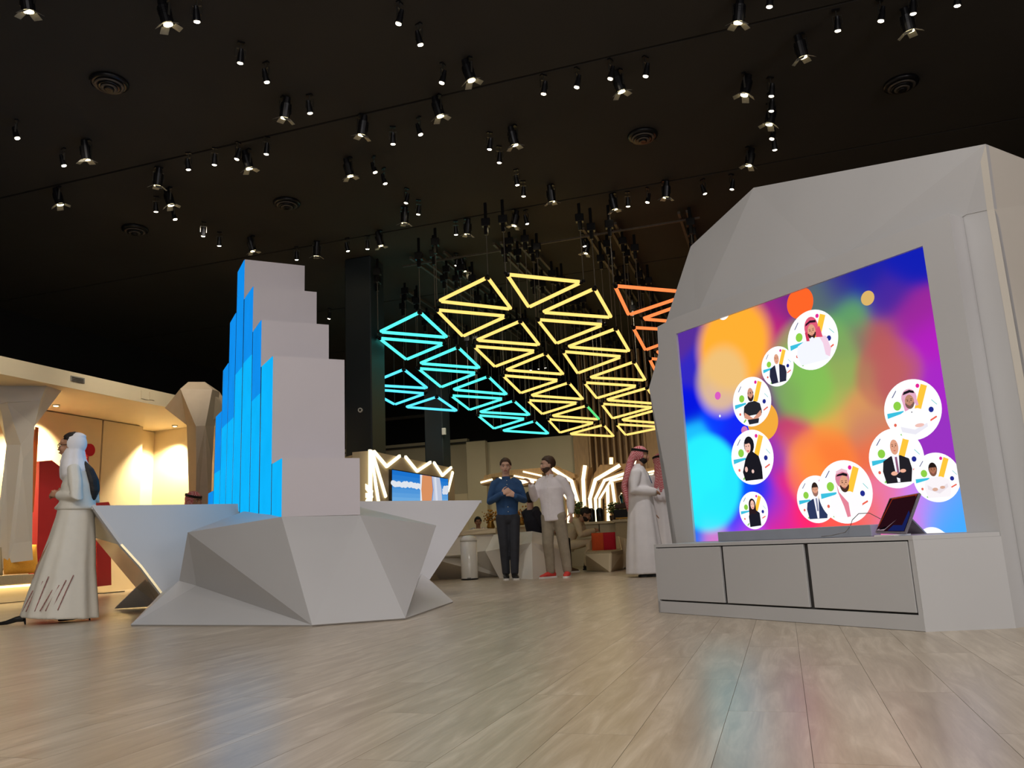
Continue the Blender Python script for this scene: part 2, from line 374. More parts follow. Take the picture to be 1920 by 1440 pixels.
class VP:
    """a vertical plane through two plan points; p(u, v) is the point on it seen at photo pixel (u, v)"""
    def __init__(s, a, b):
        s.a = Vector((a[0], a[1], 0)); s.d = (Vector((b[0], b[1], 0)) - s.a).normalized(); s.n = Vector((-s.d.y, s.d.x, 0))
        if s.n.dot(Vector((0, 0, 0)) - s.a) < 0: s.n = -s.n
    def p(s, u, v, off=0): return at_plane(u, v, s.a + s.n*off, s.n)
    def sz(s, u, v, off=0):
        q = s.p(u, v, off); return (q - s.a).dot(s.d), q.z
    def w(s, t, z, off=0): return s.a + s.d*t + s.n*off + ZV*z

# ------------------------------------------------------------------ far walls, columns
VB = VP(pq(0, QB), pq(1, QB))
def back_wall(name, u0, u1, vt, z0=0, m='beige', off=0, th=.2, z1=None, um=None, parent=None):
    um = um or (u0+u1)/2
    a, _ = VB.sz(u0, 950, off); b, _ = VB.sz(u1, 950, off)
    zt = z1 if z1 is not None else VB.sz(um, vt, off)[1]
    pts = [VB.w(a, z0, off), VB.w(b, z0, off), VB.w(b, zt, off), VB.w(a, zt, off)]
    return panel(name, pts, MT[m], parent, th)
w = struct(back_wall('wall_back_beige', 913, 1082, 822))
w2 = struct(back_wall('wall_back_return', 878, 914, 827, off=.25))
w3 = struct(back_wall('wall_back_recess', 560, 880, 836, off=-.6))
struct(back_wall('trim_back', 560, 915, 0, z0=VB.sz(840, 834, -.55)[1], z1=VB.sz(840, 831, -.55)[1], m='joint', off=-.5, th=.1))
struct(back_wall('trim_dark_beam', 700, 800, 0, z0=VB.sz(760, 786, -.5)[1], z1=VB.sz(760, 781, -.5)[1], m='rail', off=-.4, th=.1))
# yellow lit niche in the back wall
struct(back_wall('trim_niche', 850, 880, 0, z0=0, z1=VB.sz(865, 925, 0)[1], m='cream', off=-.2, th=.05))
sw = thing('slat_screen', 'tall screen of vertical light oak slats hanging at the back wall', 'wall screen', pq(3, QB))
zmid = VB.sz(1160, 809)[1]
a0 = VB.sz(1112, 900)[0]; b0 = VB.sz(1219, 900)[0]
back_wall('backing_panel', 1110, 1221, 0, z1=zmid, m='wood_d', off=.02, th=.1, parent=sw)
back_wall('side_board', 1082, 1110.5, 0, z1=zmid+.08, m='wood', off=.32, th=.3, parent=sw)
back_wall('side_board', 1220, 1262, 0, z1=zmid+.1, m='wood', off=.32, th=.3, parent=sw)
step = (b0-a0)/9.4
for k in range(-1, 15):
    s = a0 + step*(k+.2)
    top = 5.94
    bot = .6 if 0 <= k < 10 else zmid - .05
    bm = bmesh.new(); quadprism(bm, [VB.w(s, bot, .42), VB.w(s+.055, bot, .42), VB.w(s+.055, top, .42), VB.w(s, top, .42)], VB.n*-.38)
    obj('slat', bm, MT['wood'], sw)
def column(name, u0, u1, Y, uf, m, label):
    a = at_y(u0, 840, Y); b = at_y(u1, 840, Y)
    wdt = b.x - a.x; c = Vector(((a.x+b.x)/2, Y + wdt/2, 0))
    bm = bmesh.new(); bbox(bm, c.x, c.y, CEIL/2, wdt*.93, wdt*.93, CEIL-.01, -radians(uf)); bevel(bm, .02, 1)
    o = obj(name, bm, MT[m]); tag(o, label, 'column'); return o
column('column', 650, 711, 14.3, 18, 'bluecol', 'dark blue-grey square column rising behind the zigzag-lit kiosk, beside the blue light triangles')
cb = column('column', 799, 839, 20.0, 18, 'bluecol', 'dark column below the lowest blue triangle, with a small white notice near its foot')
pn = at_y(832.5, 809, 19.93)
bm = bmesh.new(); bbox(bm, pn.x, pn.y-.02, pn.z, .09, .06, .17, -radians(18)); tag(obj('notice_box', bm, MT['binwhite']), 'small white box mounted high on the farther dark column', 'notice')
c_ = at_y(675.5, 769, 14.27)
cc = thing('security_camera', 'small white ring-shaped dome camera on the dark column face', 'camera', c_)
bm = bmesh.new(); bmesh.ops.create_cone(bm, cap_ends=True, segments=20, radius1=.045, radius2=.04, depth=.04, matrix=Matrix.Translation(c_) @ Matrix.Rotation(pi/2, 4, 'X')); obj('ring', bm, MT['binwhite'], cc)
bm = bmesh.new(); ball(bm, c_ + Vector((0, -.02, 0)), .024); obj('lens', bm, MT['screen_black'], cc, True)

# ------------------------------------------------------------------ left lounge
ph = at_z(0, 667, 3.6); P_H = ph.dot(E1)                         # header plane
pw = at_z(196, 757, 3.1); P_W = min(pw.dot(E1), P_H - 1.85)
print('HEADER', P_H, 'WALL', P_W, 'floor bench', at_z(0, 1133, 0).dot(E1))
VH = VP(pq(P_H, 0), pq(P_H, 1)); VW = VP(pq(P_W, 0), pq(P_W, 1))
if VH.n.dot(E1) < 0: VH.n = -VH.n
if VW.n.dot(E1) < 0: VW.n = -VW.n
lounge = thing('lounge_shell', 'long cream lounge alcove with lit soffit and header along the left side', 'alcove', pq(P_H, 11, 0))
qL = 7.5; qR = at_plane(345, 900, VH.a, VH.n).dot(E2) + 1.6
zt = 3.6; zl = VH.p(215, 744)[2]
def HQ(p, q, z): return pq(p, q, z)
panel('header', [HQ(P_H, qL, zl), HQ(P_H, qR, zl), HQ(P_H, qR, zt), HQ(P_H, qL, zt)], MT['cream'], lounge, .06)
panel('soffit', [HQ(P_H-.07, qL, zl+.03), HQ(P_H-.07, qR, zl+.03), HQ(P_W-.42, qR, zl-.02), HQ(P_W-.42, qL, zl-.02)], MT['cream'], lounge, off=Vector((0, 0, .04)))
qd = VW.p(190, 850).dot(E2); qc = VW.p(266, 850).dot(E2)
panel('wall_board', [HQ(P_W, qL, 0), HQ(P_W, qd-.02, 0), HQ(P_W, qd-.02, zl-.03), HQ(P_W, qL, zl-.03)], MT['cream'], lounge, .08)
panel('wall_board', [HQ(P_W, qd+.02, 0), HQ(P_W, qc, 0), HQ(P_W, qc, zl-.03), HQ(P_W, qd+.02, zl-.03)], MT['cream'], lounge, .08)
panel('joint_strip', [HQ(P_W-.05, qd-.02, 0), HQ(P_W-.05, qd+.02, 0), HQ(P_W-.05, qd+.02, zl), HQ(P_W-.05, qd-.02, zl)], MT['joint'], lounge, .04)
panel('wall_board', [HQ(P_W-.35, qc, 0), HQ(P_W-.35, qR, 0), HQ(P_W-.35, qR, zl-.03), HQ(P_W-.35, qc, zl-.03)], MT['cream'], lounge, .08)
panel('end_board', [HQ(P_H, qR, 0), HQ(P_W-.4, qR, 0), HQ(P_W-.4, qR, zt), HQ(P_H, qR, zt)], MT['cream'], lounge, .08, toward=pq(P_H, qR-2, 1))
def on_header(u, v, off=0): return VH.p(u, v, off)
# vent + access hatch set into the header
bm = bmesh.new(); quadprism(bm, [on_header(133, 704, .012), on_header(159, 709, .012), on_header(159, 719, .012), on_header(133, 714, .012)], -VH.n*.03)
vent = obj('air_vent', bm, MT['foil'], lounge); vent['label'] = 'grey slotted air vent in the header'
for k in range(3):
    v0 = 706.5 + 3*k
    bm = bmesh.new(); quadprism(bm, [on_header(136, v0, .022), on_header(157, v0+4, .022), on_header(157, v0+5.4, .022), on_header(136, v0+1.4, .022)], -VH.n*.01); obj('vent_slat', bm, MT['rail'], vent)
for (ua, va, ub, vb, h) in ((265, 732, 279, 735, 15), (281, 735, 290, 737, 14)):
    bm = bmesh.new(); quadprism(bm, [on_header(ua, va, .012), on_header(ub, vb, .012), on_header(ub, vb+h, .012), on_header(ua, va+h, .012)], -VH.n*.03); obj('access_hatch', bm, MT['cream'], lounge)
# lounge lamps: the wall washers of the alcove
for k, (u, v) in enumerate(((62, 742), (292, 772), (-60, 742))):
    q = VW.p(u, 800).dot(E2)
    spot_light('alcove_downlight_lamp', pq(P_W+.55, q, zl-.06), pq(P_W-.2, q, 1.4), (430, 640, 430)[k], (1, .82, .50), 95, .7, .03)
    t_ = thing('downlight', ('recessed warm downlight washing the alcove wall above the standing woman', 'recessed warm downlight over the bright pool beside the second pillar', 'recessed warm downlight at the outer end of the alcove')[k], 'lamp', pq(P_W+.5, q, zl))
    bm = bmesh.new(); lathe(bm, [(.06, 0), (.06, -.02), (.045, -.025)], pq(P_W+.5, q, zl)); obj('ring', bm, MT['binwhite'], t_, True)
    bm = bmesh.new(); lathe(bm, [(.04, -.026), (.03, -.03)], pq(P_W+.5, q, zl)); obj('lens', bm, MT['e_lens2'], t_)
# faceted pillars
def facets(parent, lst, m, th=.03, name='facet'):
    for pts in lst: panel(name, pts, MT[m] if isinstance(m, str) else m, parent, th)
def Y_(u, v, Y): return at_y(u, v, Y)
pl1 = thing('faceted_pillar', 'large pale faceted pillar spreading into the alcove header, its foot behind the bench', 'pillar', at_y(20, 1078, 12.5))
A = lambda u, v, Y: at_y(u, v, Y)
a_ = lambda u, v, Y: at_y(u, v, Y)
YA, YB, YC = 12.25, 12.6, 12.85
facets(pl1, [
    [a_(-70, 652, YA), a_(0, 683, YA), a_(94, 706, YA+.2), a_(76, 751, YA+.2), a_(0, 757, YA), a_(-70, 762, YA)],
    [a_(0, 757, YA), a_(14, 757, YA), a_(39, 834, YB), a_(12, 834, YB), a_(0, 794, YB), a_(-70, 770, YB), a_(-70, 762, YA)],
    [a_(14, 756, YA), a_(76, 751, YA+.2), a_(65, 799, YB), a_(39, 834, YB)],
    [a_(39, 834, YB), a_(65, 799, YB), a_(51, 873, YC), a_(54, 934, YC), a_(62, 1050, YC), a_(14, 1056, YC-.1)],
    [a_(12, 834, YB), a_(39, 834, YB), a_(14, 1056, YC-.1), a_(-5, 1080, YC-.1), a_(-30, 1080, YC), a_(0, 936, YB), a_(7, 881, YB)],
    [a_(94, 706, YA+.2), a_(122, 724, 12.9), a_(72, 762, 12.9), a_(65, 799, YB), a_(76, 751, YA+.2)],
], 'white2', .05)
pl2 = thing('faceted_pillar', 'brownish mushroom-shaped faceted pillar left of the blue glowing tower', 'pillar', at_y(375, 1040, 13.6))
facets(pl2, [
    [A(338, 729, 13.6), A(353, 716, 13.9), A(384, 716, 14.0), A(412, 735, 14.2), A(398, 730, 13.7)],
    [A(309, 765, 13.8), A(338, 729, 13.6), A(367, 799, 13.3), A(350, 797, 13.6)],
    [A(338, 729, 13.6), A(398, 730, 13.7), A(385, 798, 13.35), A(367, 799, 13.3)],
    [A(398, 730, 13.7), A(412, 735, 14.2), A(432, 770, 14.3), A(402, 799, 13.8), A(385, 798, 13.35)],
    [A(350, 797, 13.6), A(367, 799, 13.3), A(368, 880, 13.3), A(366, 1010, 13.4), A(357, 1010, 13.6), A(362, 864, 13.6)],
    [A(367, 799, 13.3), A(385, 798, 13.35), A(398, 868, 13.5), A(394, 1010, 13.5), A(366, 1010, 13.4), A(368, 880, 13.3)],
    [A(385, 798, 13.35), A(402, 799, 13.8), A(398, 868, 13.5)],
], mat('taupe_paint', rgb(176, 158, 136), .6, noise_amt=.04), .05)
# long bench with cushion and led strip
bp_ = at_z(0, 1133, 0); P_B = bp_.dot(E1); 
bench = thing('bench', 'long low beige bench with glowing strip below its seat in the alcove', 'bench', pq(P_B, 11.5))
qa, qb = 8.0, at_plane(74, 1100, pq(P_B, 0), E1).dot(E2)
bm = bmesh.new(); quadprism(bm, [HQ(P_B, qa, .42), HQ(P_B, qb, .42), HQ(P_B-.8, qb, .42), HQ(P_B-.8, qa, .42)], Vector((0, 0, -.14))); bevel(bm, .02); obj('seat', bm, MT['seat'], bench)
bm = bmesh.new(); quadprism(bm, [HQ(P_B-.12, qa, .27), HQ(P_B-.12, qb, .27), HQ(P_B-.7, qb, .27), HQ(P_B-.7, qa, .27)], Vector((0, 0, -.26))); obj('base', bm, MT['cream'], bench)
bm = bmesh.new(); quadprism(bm, [HQ(P_B-.03, qa, .265), HQ(P_B-.03, qb, .265), HQ(P_B-.10, qb, .265), HQ(P_B-.10, qa, .265)], Vector((0, 0, -.03))); obj('light_strip', bm, MT['e_bench'], bench)
def cushion(name, c, sx, sy, sz, rx, rz, m, label, group=None, parent=None, split=None):
    mm = Matrix.Translation(c) @ Matrix.Rotation(rz, 4, 'Z') @ Matrix.Rotation(rx, 4, 'X')
    def side(x0, x1):
        bm = bmesh.new(); N = 10; g = {}
        for s in (0, 1):
            for i in range(N+1):
                for j in range(N+1):
                    x = x0 + (x1-x0)*i/N; y = -1 + 2*j/N
                    t = (1-abs(x)**3)**.6 * (1-abs(y)**3)**.6 if abs(x) < 1 and abs(y) < 1 else 0
                    g[s, i, j] = bm.verts.new(mm @ Vector((x*sx/2, (t*.5+.06)*(1 if s else -1)*sy, y*sz/2)))
        for s in (0, 1):
            for i in range(N):
                for j in range(N): bm.faces.new([g[s, i, j], g[s, i+1, j], g[s, i+1, j+1], g[s, i, j+1]])
        for i in range(N):
            bm.faces.new([g[0, i, 0], g[0, i+1, 0], g[1, i+1, 0], g[1, i, 0]]); bm.faces.new([g[0, i, N], g[0, i+1, N], g[1, i+1, N], g[1, i, N]])
            bm.faces.new([g[0, 0, i], g[0, 0, i+1], g[1, 0, i+1], g[1, 0, i]]); bm.faces.new([g[0, N, i], g[0, N, i+1], g[1, N, i+1], g[1, N, i]])
        return bm
    if split:
        t_ = thing(name, label, 'cushion', c, group=group)
        obj('half_cover', side(-1, 0), MT[split[0]], t_, True)['label'] = 'orange half of the cushion'; obj('half_cover', side(0, 1), MT[split[1]], t_, True)['label'] = 'red half of the cushion'
        return t_
    return tag(obj(name, side(-1, 1), MT[m], None, True), label, 'cushion', group)
pc_ = at_plane(38, 1058, pq(P_B-.22, 0), E1)
cushion('cushion', Vector((pc_.x, pc_.y, .66)), .52, .16, .46, radians(-14), radians(60), 'yellow_cloth', 'mustard yellow square cushion leaning at the end of the alcove bench')
cushion('cushion', Vector((pc_.x-.2, pc_.y-.55, .64)), .48, .14, .44, radians(-14), radians(60), 'seat', 'pale beige cushion behind the mustard yellow one')
# red and orange display blocks
def block(name, base_px, pts_px, off, m, label, cat='sign'):
    pass
vr = VP(pq(P_W+.55, 0), pq(P_W+.55, 1))
if vr.n.dot(E1) < 0: vr.n = -vr.n
t_ = thing('red_totem', 'dark red angular standing panel behind the woman in white', 'panel', vr.p(95, 1100))
def onr(u, v): return vr.p(u, v)
bz = lambda u: Vector((vr.p(u, 950).x, vr.p(u, 950).y, 0))
panel('board', [onr(74, 865), onr(97, 863), onr(120, 880), vr.p(122, 1100), vr.p(68, 1104)], MT['red'], t_, .18)
panel('foot', [bz(70)+ZV*.02+vr.n*.2, bz(122)+ZV*.02+vr.n*.2, bz(122)+ZV*.02-vr.n*.3, bz(70)+ZV*.02-vr.n*.3], MT['screen_black'], t_, off=Vector((0, 0, -.018)))
t_ = thing('red_totem', 'dark red angular post with black foot between the woman and the reception desk', 'panel', vr.p(195, 1100))
panel('board', [onr(181, 943), onr(204, 941), onr(207, 948), vr.p(209, 1097), vr.p(182, 1100)], MT['red'], t_, .18)
panel('foot', [bz(176)+ZV*.02+vr.n*.35, bz(214)+ZV*.02+vr.n*.35, bz(222)+ZV*.02-vr.n*.3, bz(176)+ZV*.02-vr.n*.3], MT['screen_black'], t_, off=Vector((0, 0, -.018)))
cpt = onr(165, 844)
bm = bmesh.new(); bmesh.ops.create_cone(bm, cap_ends=True, segments=28, radius1=.115, radius2=.115, depth=.1, matrix=Matrix.Translation(cpt) @ vr.n.to_track_quat('Z', 'Y').to_matrix().to_4x4())
t_ = thing('red_disc_sign', 'red round disc on a thin rod, just behind the white headscarf', 'sign', (cpt.x, cpt.y, 0))
obj('disc', bm, MT['redcloth'], t_)
bm = bmesh.new(); tube(bm, (cpt.x, cpt.y, 0), (cpt.x, cpt.y, cpt.z-.1), .02); obj('rod', bm, MT['red'], t_)
t_ = thing('orange_totem', 'narrow orange angular sliver panel beside the large pale pillar', 'panel', at_y(58, 1100, 12.2))
panel('board', [A(66, 800, 12.9), A(49, 873, 12.9), A(53, 936, 12.9), A(56, 960, 12.9), A(60, 900, 12.9)], MT['orange'], t_, .1)

# ------------------------------------------------------------------ kiosk with zigzag leds
k0 = at_y(695, 1000, 11.9); k1 = at_y(852, 1000, 15.0); k2 = at_y(640, 1000, 12.6)
KR = VP((k0.x, k0.y), (k1.x, k1.y)); KL = VP((k2.x, k2.y), (k0.x, k0.y))
kiosk = thing('kiosk', 'cream faceted kiosk wall with zigzag light tubes and a television behind the reception desk', 'kiosk', (k0.x, k0.y, 0))
def flo(p): return Vector((p.x, p.y, 0))
panel('wall_board', [flo(k0), KR.p(694, 845), KR.p(851, 878), flo(KR.p(852, 900))], MT['cream'], kiosk, .3)
panel('wall_board', [flo(k2), KL.p(642, 858), KL.p(694, 845), flo(k0)], MT['cream'], kiosk, off=(k1-k0).normalized()*.2*Vector((1,1,0)) if False else Vector(((k1-k0).x, (k1-k0).y, 0)).normalized()*.1)
def strips(pl, polys, width, m, parent, off=.03, th=.035, name='light_tube'):
    for pts in polys:
        for (u, v), (u2, v2) in zip(pts, pts[1:]):
            a = pl.p(u, v, off); b = pl.p(u2, v2, off); d = (b-a); L = d.length; d.normalize(); s = d.cross(pl.n).normalized()
            w_ = width/2
            bm = bmesh.new(); quadprism(bm, [a-s*w_-d*w_*.4, b-s*w_+d*w_*.4, b+s*w_+d*w_*.4, a+s*w_-d*w_*.4], -pl.n*th)
            obj(name, bm, MT[m], parent)
K = lambda *p: [(640+x/3.6, 560+y/3.6) for x, y in p]
strips(KR, [K((203, 1030), (258, 1372)), K((215, 1035), (306, 1335))], .045, 'e_warm', kiosk, .03)
strips(KR, [K((203, 1025), (203, 1390))], .065, 'e_warm', kiosk, .05)
strips(KR, [K((228, 1032), (312, 1132)), K((312, 1132), (400, 1062)), K((440, 1068), (517, 1164)), K((517, 1164), (607, 1104)), K((632, 1107), (688, 1193)), K((688, 1193), (747, 1140)), K((757, 1172), (725, 1297))], .045, 'e_warm', kiosk, .03)
strips(KL, [K((110, 1205), (195, 1308)), K((110, 1332), (195, 1326)), K((150, 1400), (195, 1330))], .07, 'e_warm', kiosk, .04)
tv = thing('television', 'flat television on the kiosk showing blue sky with clouds and an arm', 'television', KR.p(790, 930, .06))
TVc = K((343, 1155), (720, 1218), (720, 1400), (343, 1400))
panel('frame', [KR.p(u, v, .05) for u, v in [(TVc[0][0]-1, TVc[0][1]-1.5), (TVc[1][0]+1, TVc[1][1]-1.5), (TVc[2][0]+1, 955), (TVc[3][0]-1, 955)]], MT['screen_black'], tv, .05)
def vcol_mesh(name, polys, m, parent):
    """flat picture: polys = [(list of world points, colour)]"""
    vs, fs, cs = [], [], []
    for pts, col in polys:
        k = len(vs); vs += [tuple(p) for p in pts]; fs.append(tuple(range(k, k+len(pts)))); cs.append(col)
    me = bpy.data.meshes.new(name); me.from_pydata(vs, [], fs)
    ca = me.color_attributes.new('Col', 'FLOAT_COLOR', 'CORNER'); li = 0
    for f, col in zip(me.polygons, cs):
        for _ in f.loop_indices: ca.data[_].color = col
    me.materials.append(m)
    o = bpy.data.objects.new(name, me); COL.objects.link(o)
    if parent is not None: o.parent = parent; o.matrix_parent_inverse = full_world(parent).inverted()
    return o
def tvp(x, y, o=0): return KR.p(640+x/3.6, 560+y/3.6, .052+o)
P_ = []
rows = 8
for r in range(rows):
    y0 = 1; 
    f0, f1 = r/rows, (r+1)/rows
    def edge(f, x): t = (x-343)/377; top = 1155 + 63*t; return top + (1400-top)*f
    c = rgb(int(30+110*f0), int(120+75*f0), int(215+25*f0))
    P_.append(([tvp(343, edge(f0, 343)), tvp(343, edge(f1, 343)), tvp(720, edge(f1, 720)), tvp(720, edge(f0, 720))], c))
random.seed(3)
def disc2(f, cx, cy, rx, ry, col, o, n=20, jag=0):
    return ([f(cx + rx*cos(2*pi*k/n)*(1+jag*random.uniform(-1, 1)), cy + ry*sin(2*pi*k/n)*(1+jag*random.uniform(-1, 1)), o) for k in range(n)], col)
for k in range(26):
    x = 350 + k*7.5; y = 1245 + 22*(k/26) + random.uniform(-6, 8)
    P_.append(disc2(tvp, x, y, 16, 13+8*random.random(), rgb(235, 240, 248), .002+.0001*k, 12, .1))
for k in range(10):
    P_.append(disc2(tvp, 692+random.uniform(0, 24), 1290+random.uniform(-20, 20), 12, 14, rgb(225, 232, 245), .002+.0001*k, 12, .1))
P_.append(([tvp(532, 1188, .006), tvp(546, 1190, .006), tvp(540, 1290, .006), tvp(548, 1398, .006), tvp(534, 1398, .006)], rgb(240, 240, 245)))
P_.append(([tvp(546, 1190, .006), tvp(610, 1200, .006), tvp(618, 1290, .006), tvp(606, 1398, .006), tvp(548, 1398, .006), tvp(540, 1290, .006)], rgb(226, 150, 100)))
P_.append(([tvp(612, 1201, .0065), tvp(664, 1209, .0065), tvp(676, 1280, .0065), tvp(682, 1398, .0065), tvp(614, 1398, .0065), tvp(622, 1290, .0065)], rgb(196, 205, 226)))
P_.append(([tvp(626, 1203, .007), tvp(640, 1205, .007), tvp(654, 1398, .007), tvp(640, 1398, .007)], rgb(226, 230, 242)))
vcol_mesh('picture', P_, MT['pic2'], tv)

# ------------------------------------------------------------------ bar, canopy ribs, slat lamps
bar = thing('bar_counter', 'long beige bar counter in front of the glowing wooden rib canopy', 'counter', at_y(1100, 1060, 17.5))
VBar = VP(pq(0, 17.6), pq(1, 17.6))
ba = VBar.sz(1020, 975)[0]; bb = VBar.sz(1153, 975)[0]; bz1 = VBar.sz(1100, 979)[1]
panel('front_panel', [VBar.w(ba, 0), VBar.w(bb, 0), VBar.w(bb, bz1-.05), VBar.w(ba, bz1-.05)], MT['beige'], bar, .5)
panel('worktop', [VBar.w(ba-.05, bz1, .08), VBar.w(bb, bz1, .08), VBar.w(bb, bz1, -.62), VBar.w(ba-.05, bz1, -.62)], MT['cream'], bar, off=Vector((0, 0, -.05)))
bc = VBar.sz(1153, 975, .3)[0]; bd = VBar.sz(1215, 975, .3)[0]; bz2 = VBar.sz(1165, 974, .3)[1]
t_ = thing('bar_end_block', 'taller beige block at the end of the bar, behind the curved sofa', 'counter', VBar.w((bc+bd)/2, 0))
panel('front_panel', [VBar.w(bc, 0, .3), VBar.w(bd, 0, .3), VBar.w(bd, bz2-.05, .3), VBar.w(bc, bz2-.05, .3)], MT['seat'], t_, .9)
panel('worktop', [VBar.w(bc-.04, bz2, .36), VBar.w(bd, bz2, .36), VBar.w(bd, bz2, -.62), VBar.w(bc-.04, bz2, -.62)], MT['beige'], t_, off=Vector((0, 0, -.05)))
VR = VP(pq(0, 19), pq(1, 19))
can = thing('rib_canopy', 'branching wooden canopy with curved white light strips behind the bar', 'canopy', at_y(1100, 1040, 19))
C7 = lambda *p: [(840+x/4.364, 800+y/4.364) for x, y in p]
ribs = [
 (C7((1120, 322), (1105, 430), (1120, 760)), .105), (C7((1402, 318), (1205, 435), (1160, 590), (1178, 790)), .10),
 (C7((1505, 362), (1280, 440), (1205, 590), (1215, 790)), .08), (C7((1490, 405), (1330, 445), (1240, 590), (1240, 790)), .06),
 (C7((846, 340), (1010, 445), (1062, 622)), .10), (C7((925, 455), (1012, 600), (1015, 790)), .10), (C7((938, 540), (985, 600), (985, 800)), .07),
 (C7((615, 368), (765, 402)), .05), (C7((540, 402), (730, 440)), .05), (C7((268, 456), (360, 432)), .05), (C7((420, 420), (700, 455)), .05),
 (C7((1305, 490), (1312, 775)), .09), (C7((1342, 460), (1368, 655)), .08), (C7((590, 465), (700, 440)), .05), (C7((1505, 405), (1700, 360)), .05),(C7((1505, 430), (1680, 385)), .04)]
for pts, wd in ribs:
    wd *= .84
    for (u, v), (u2, v2) in zip(pts, pts[1:]):
        a = VR.p(u, v); b = VR.p(u2, v2); d = (b-a).normalized(); s = d.cross(VR.n).normalized()
        bm = bmesh.new(); quadprism(bm, [a-s*(wd/2+.05), b-s*(wd/2+.05), b+s*(wd/2+.05), a+s*(wd/2+.05)], -VR.n*.5); obj('rib', bm, MT['wood'], can)
    strips(VR, [pts], wd, 'e_warm', can, .02, .02, 'light_strip')
V2 = VP(pq(0, 19.25), pq(1, 19.25))
for poly in (C7((290, 425), (300, 398), (540, 352), (850, 330), (846, 345), (700, 420), (520, 400)), C7((820, 335), (950, 350), (1032, 388), (1055, 480), (1015, 445), (850, 340)),
             C7((1195, 385), (1245, 312), (1395, 312), (1205, 432), (1165, 590), (1150, 560)), C7((1245, 312), (1480, 300), (1510, 360), (1285, 438), (1210, 590), (1215, 440), (1400, 325)), C7((1510, 362), (1700, 330), (1700, 380), (1480, 408), (1340, 440), (1250, 590), (1290, 445)),
             C7((1040, 430), (1090, 400), (1095, 560), (1070, 600))):
    panel('canopy_board', [V2.p(u, v) for u, v in poly], MT['wood'], can, .35)
for i, (x, y, x2, y2) in enumerate(((1334, 258, 1334, 312), (1540, 245, 1536, 305), (1408, 548, 1408, 602), (1585, 560, 1585, 600))):
    t_ = thing('wall_lamp', ('small glowing rectangular wall lamp on the slats above the middle of the canopy', 'small glowing rectangular wall lamp on the slats beside the red chequered headscarf', 'small glowing rectangular lamp low on the slats near the coffee machine', 'small glowing lamp low on the slats behind the headscarf')[i], 'lamp', VR.p(*C7((x, y))[0], -1.2))
    V3 = VP(pq(0, 20.3), pq(1, 20.3))
    strips(V3, [C7((x, y), (x2, y2))], .09, 'e_warm', t_, .03, .02, 'diffuser')
    strips(V3, [C7((x, y-3), (x2, y2+3))], .13, 'brass', t_, 0, .03, 'back_plate')
# items on the bar
def at_bar(u, off=-.25, z=None):
    s, _ = VBar.sz(u, 975, off); return VBar.w(s, bz1 if z is None else z, off)
def potted_tree(u, label, h=.5, m='leaf'):
    b = at_bar(u); t_ = thing('potted_plant', label, 'plant', b)
    bm = bmesh.new(); lathe(bm, [(.07, 0), (.1, .02), (.11, .12), (.09, .12)], b, 16); obj('pot', bm, MT['pot'], t_, True)
    bm = bmesh.new(); poly_tube(bm, [b+Vector((0, 0, .1)), b+Vector((.03, 0, h*.45)), b+Vector((-.02, 0, h*.75))], .014); obj('stem', bm, MT['wood_d'], t_)
    bm = bmesh.new(); rnd = random.Random(5)
    for k in range(150):
        a = rnd.uniform(0, 2*pi); r = rnd.uniform(.02, .2); z = h*.5 + rnd.uniform(0, h*.6)
        c = b + Vector((r*cos(a), r*sin(a)*.8, z)); d = Vector((rnd.gauss(0, 1), rnd.gauss(0, 1), rnd.gauss(0, .5))).normalized(); e = d.orthogonal().normalized()
        s = .045; v = [bm.verts.new(c + d*s), bm.verts.new(c + e*s*.45), bm.verts.new(c - d*s), bm.verts.new(c - e*s*.45)]; bm.faces.new(v)
    o = obj('foliage', bm, MT[m], t_); o['kind'] = 'stuff'
potted_tree(1083, 'small green bonsai-like plant in a dark pot on the bar', .42)
potted_tree(1152, 'yellowish small plant beside the coffee machine on the bar', .36, 'leaf')
t_ = thing('canister', 'pair of dark canisters standing together on the bar', 'canister', at_bar(1118))
for dx in (-.1, .09):
    c = at_bar(1118) + E1*dx; bm = bmesh.new(); lathe(bm, [(.07, 0), (.08, .02), (.08, .26), (.05, .3), (.03, .31)], c, 18); obj('jar', bm, MT['housing'], t_, True)
b = at_bar(1172, .05, bz2); t_ = thing('coffee_machine', 'dark coffee machine with brass trim on the bar end block', 'coffee machine', b)
bm = bmesh.new(); bbox(bm, b.x, b.y, b.z+.12, .42, .35, .2, -PH); bevel(bm, .02); obj('body', bm, MT['housing'], t_)
bm = bmesh.new(); bbox(bm, b.x, b.y, b.z+.29, .36, .3, .1, -PH); bevel(bm, .02); obj('top_case', bm, MT['pot'], t_)
bm = bmesh.new(); lathe(bm, [(.09, .34), (.07, .36), (.1, .5), (.05, .56)], b, 16); obj('bean_hopper', bm, MT['screen_black'], t_, True)
bm = bmesh.new(); bbox(bm, b.x-.02, b.y-.19, b.z+.03, .4, .1, .03, -PH); obj('drip_tray', bm, MT['brass'], t_)
def bouquet(c, label, r=.14, m='flower', n=110):
    t_ = thing('flower_arrangement', label, 'flowers', c)
    bm = bmesh.new(); lathe(bm, [(.05, 0), (.08, .05), (.05, .14), (.06, .17)], c, 16); obj('vase', bm, MT['brass'], t_, True)
    bm = bmesh.new(); rnd = random.Random(int(c.x*100) % 97)
    for k in range(n):
        p = c + Vector((rnd.gauss(0, r*.6), rnd.gauss(0, r*.5), .24 + rnd.gauss(0, r*.55))); ball(bm, p, rnd.uniform(.010, .022), 6, 4)
    o = obj('blossoms', bm, MT[m], t_); o['kind'] = 'stuff'

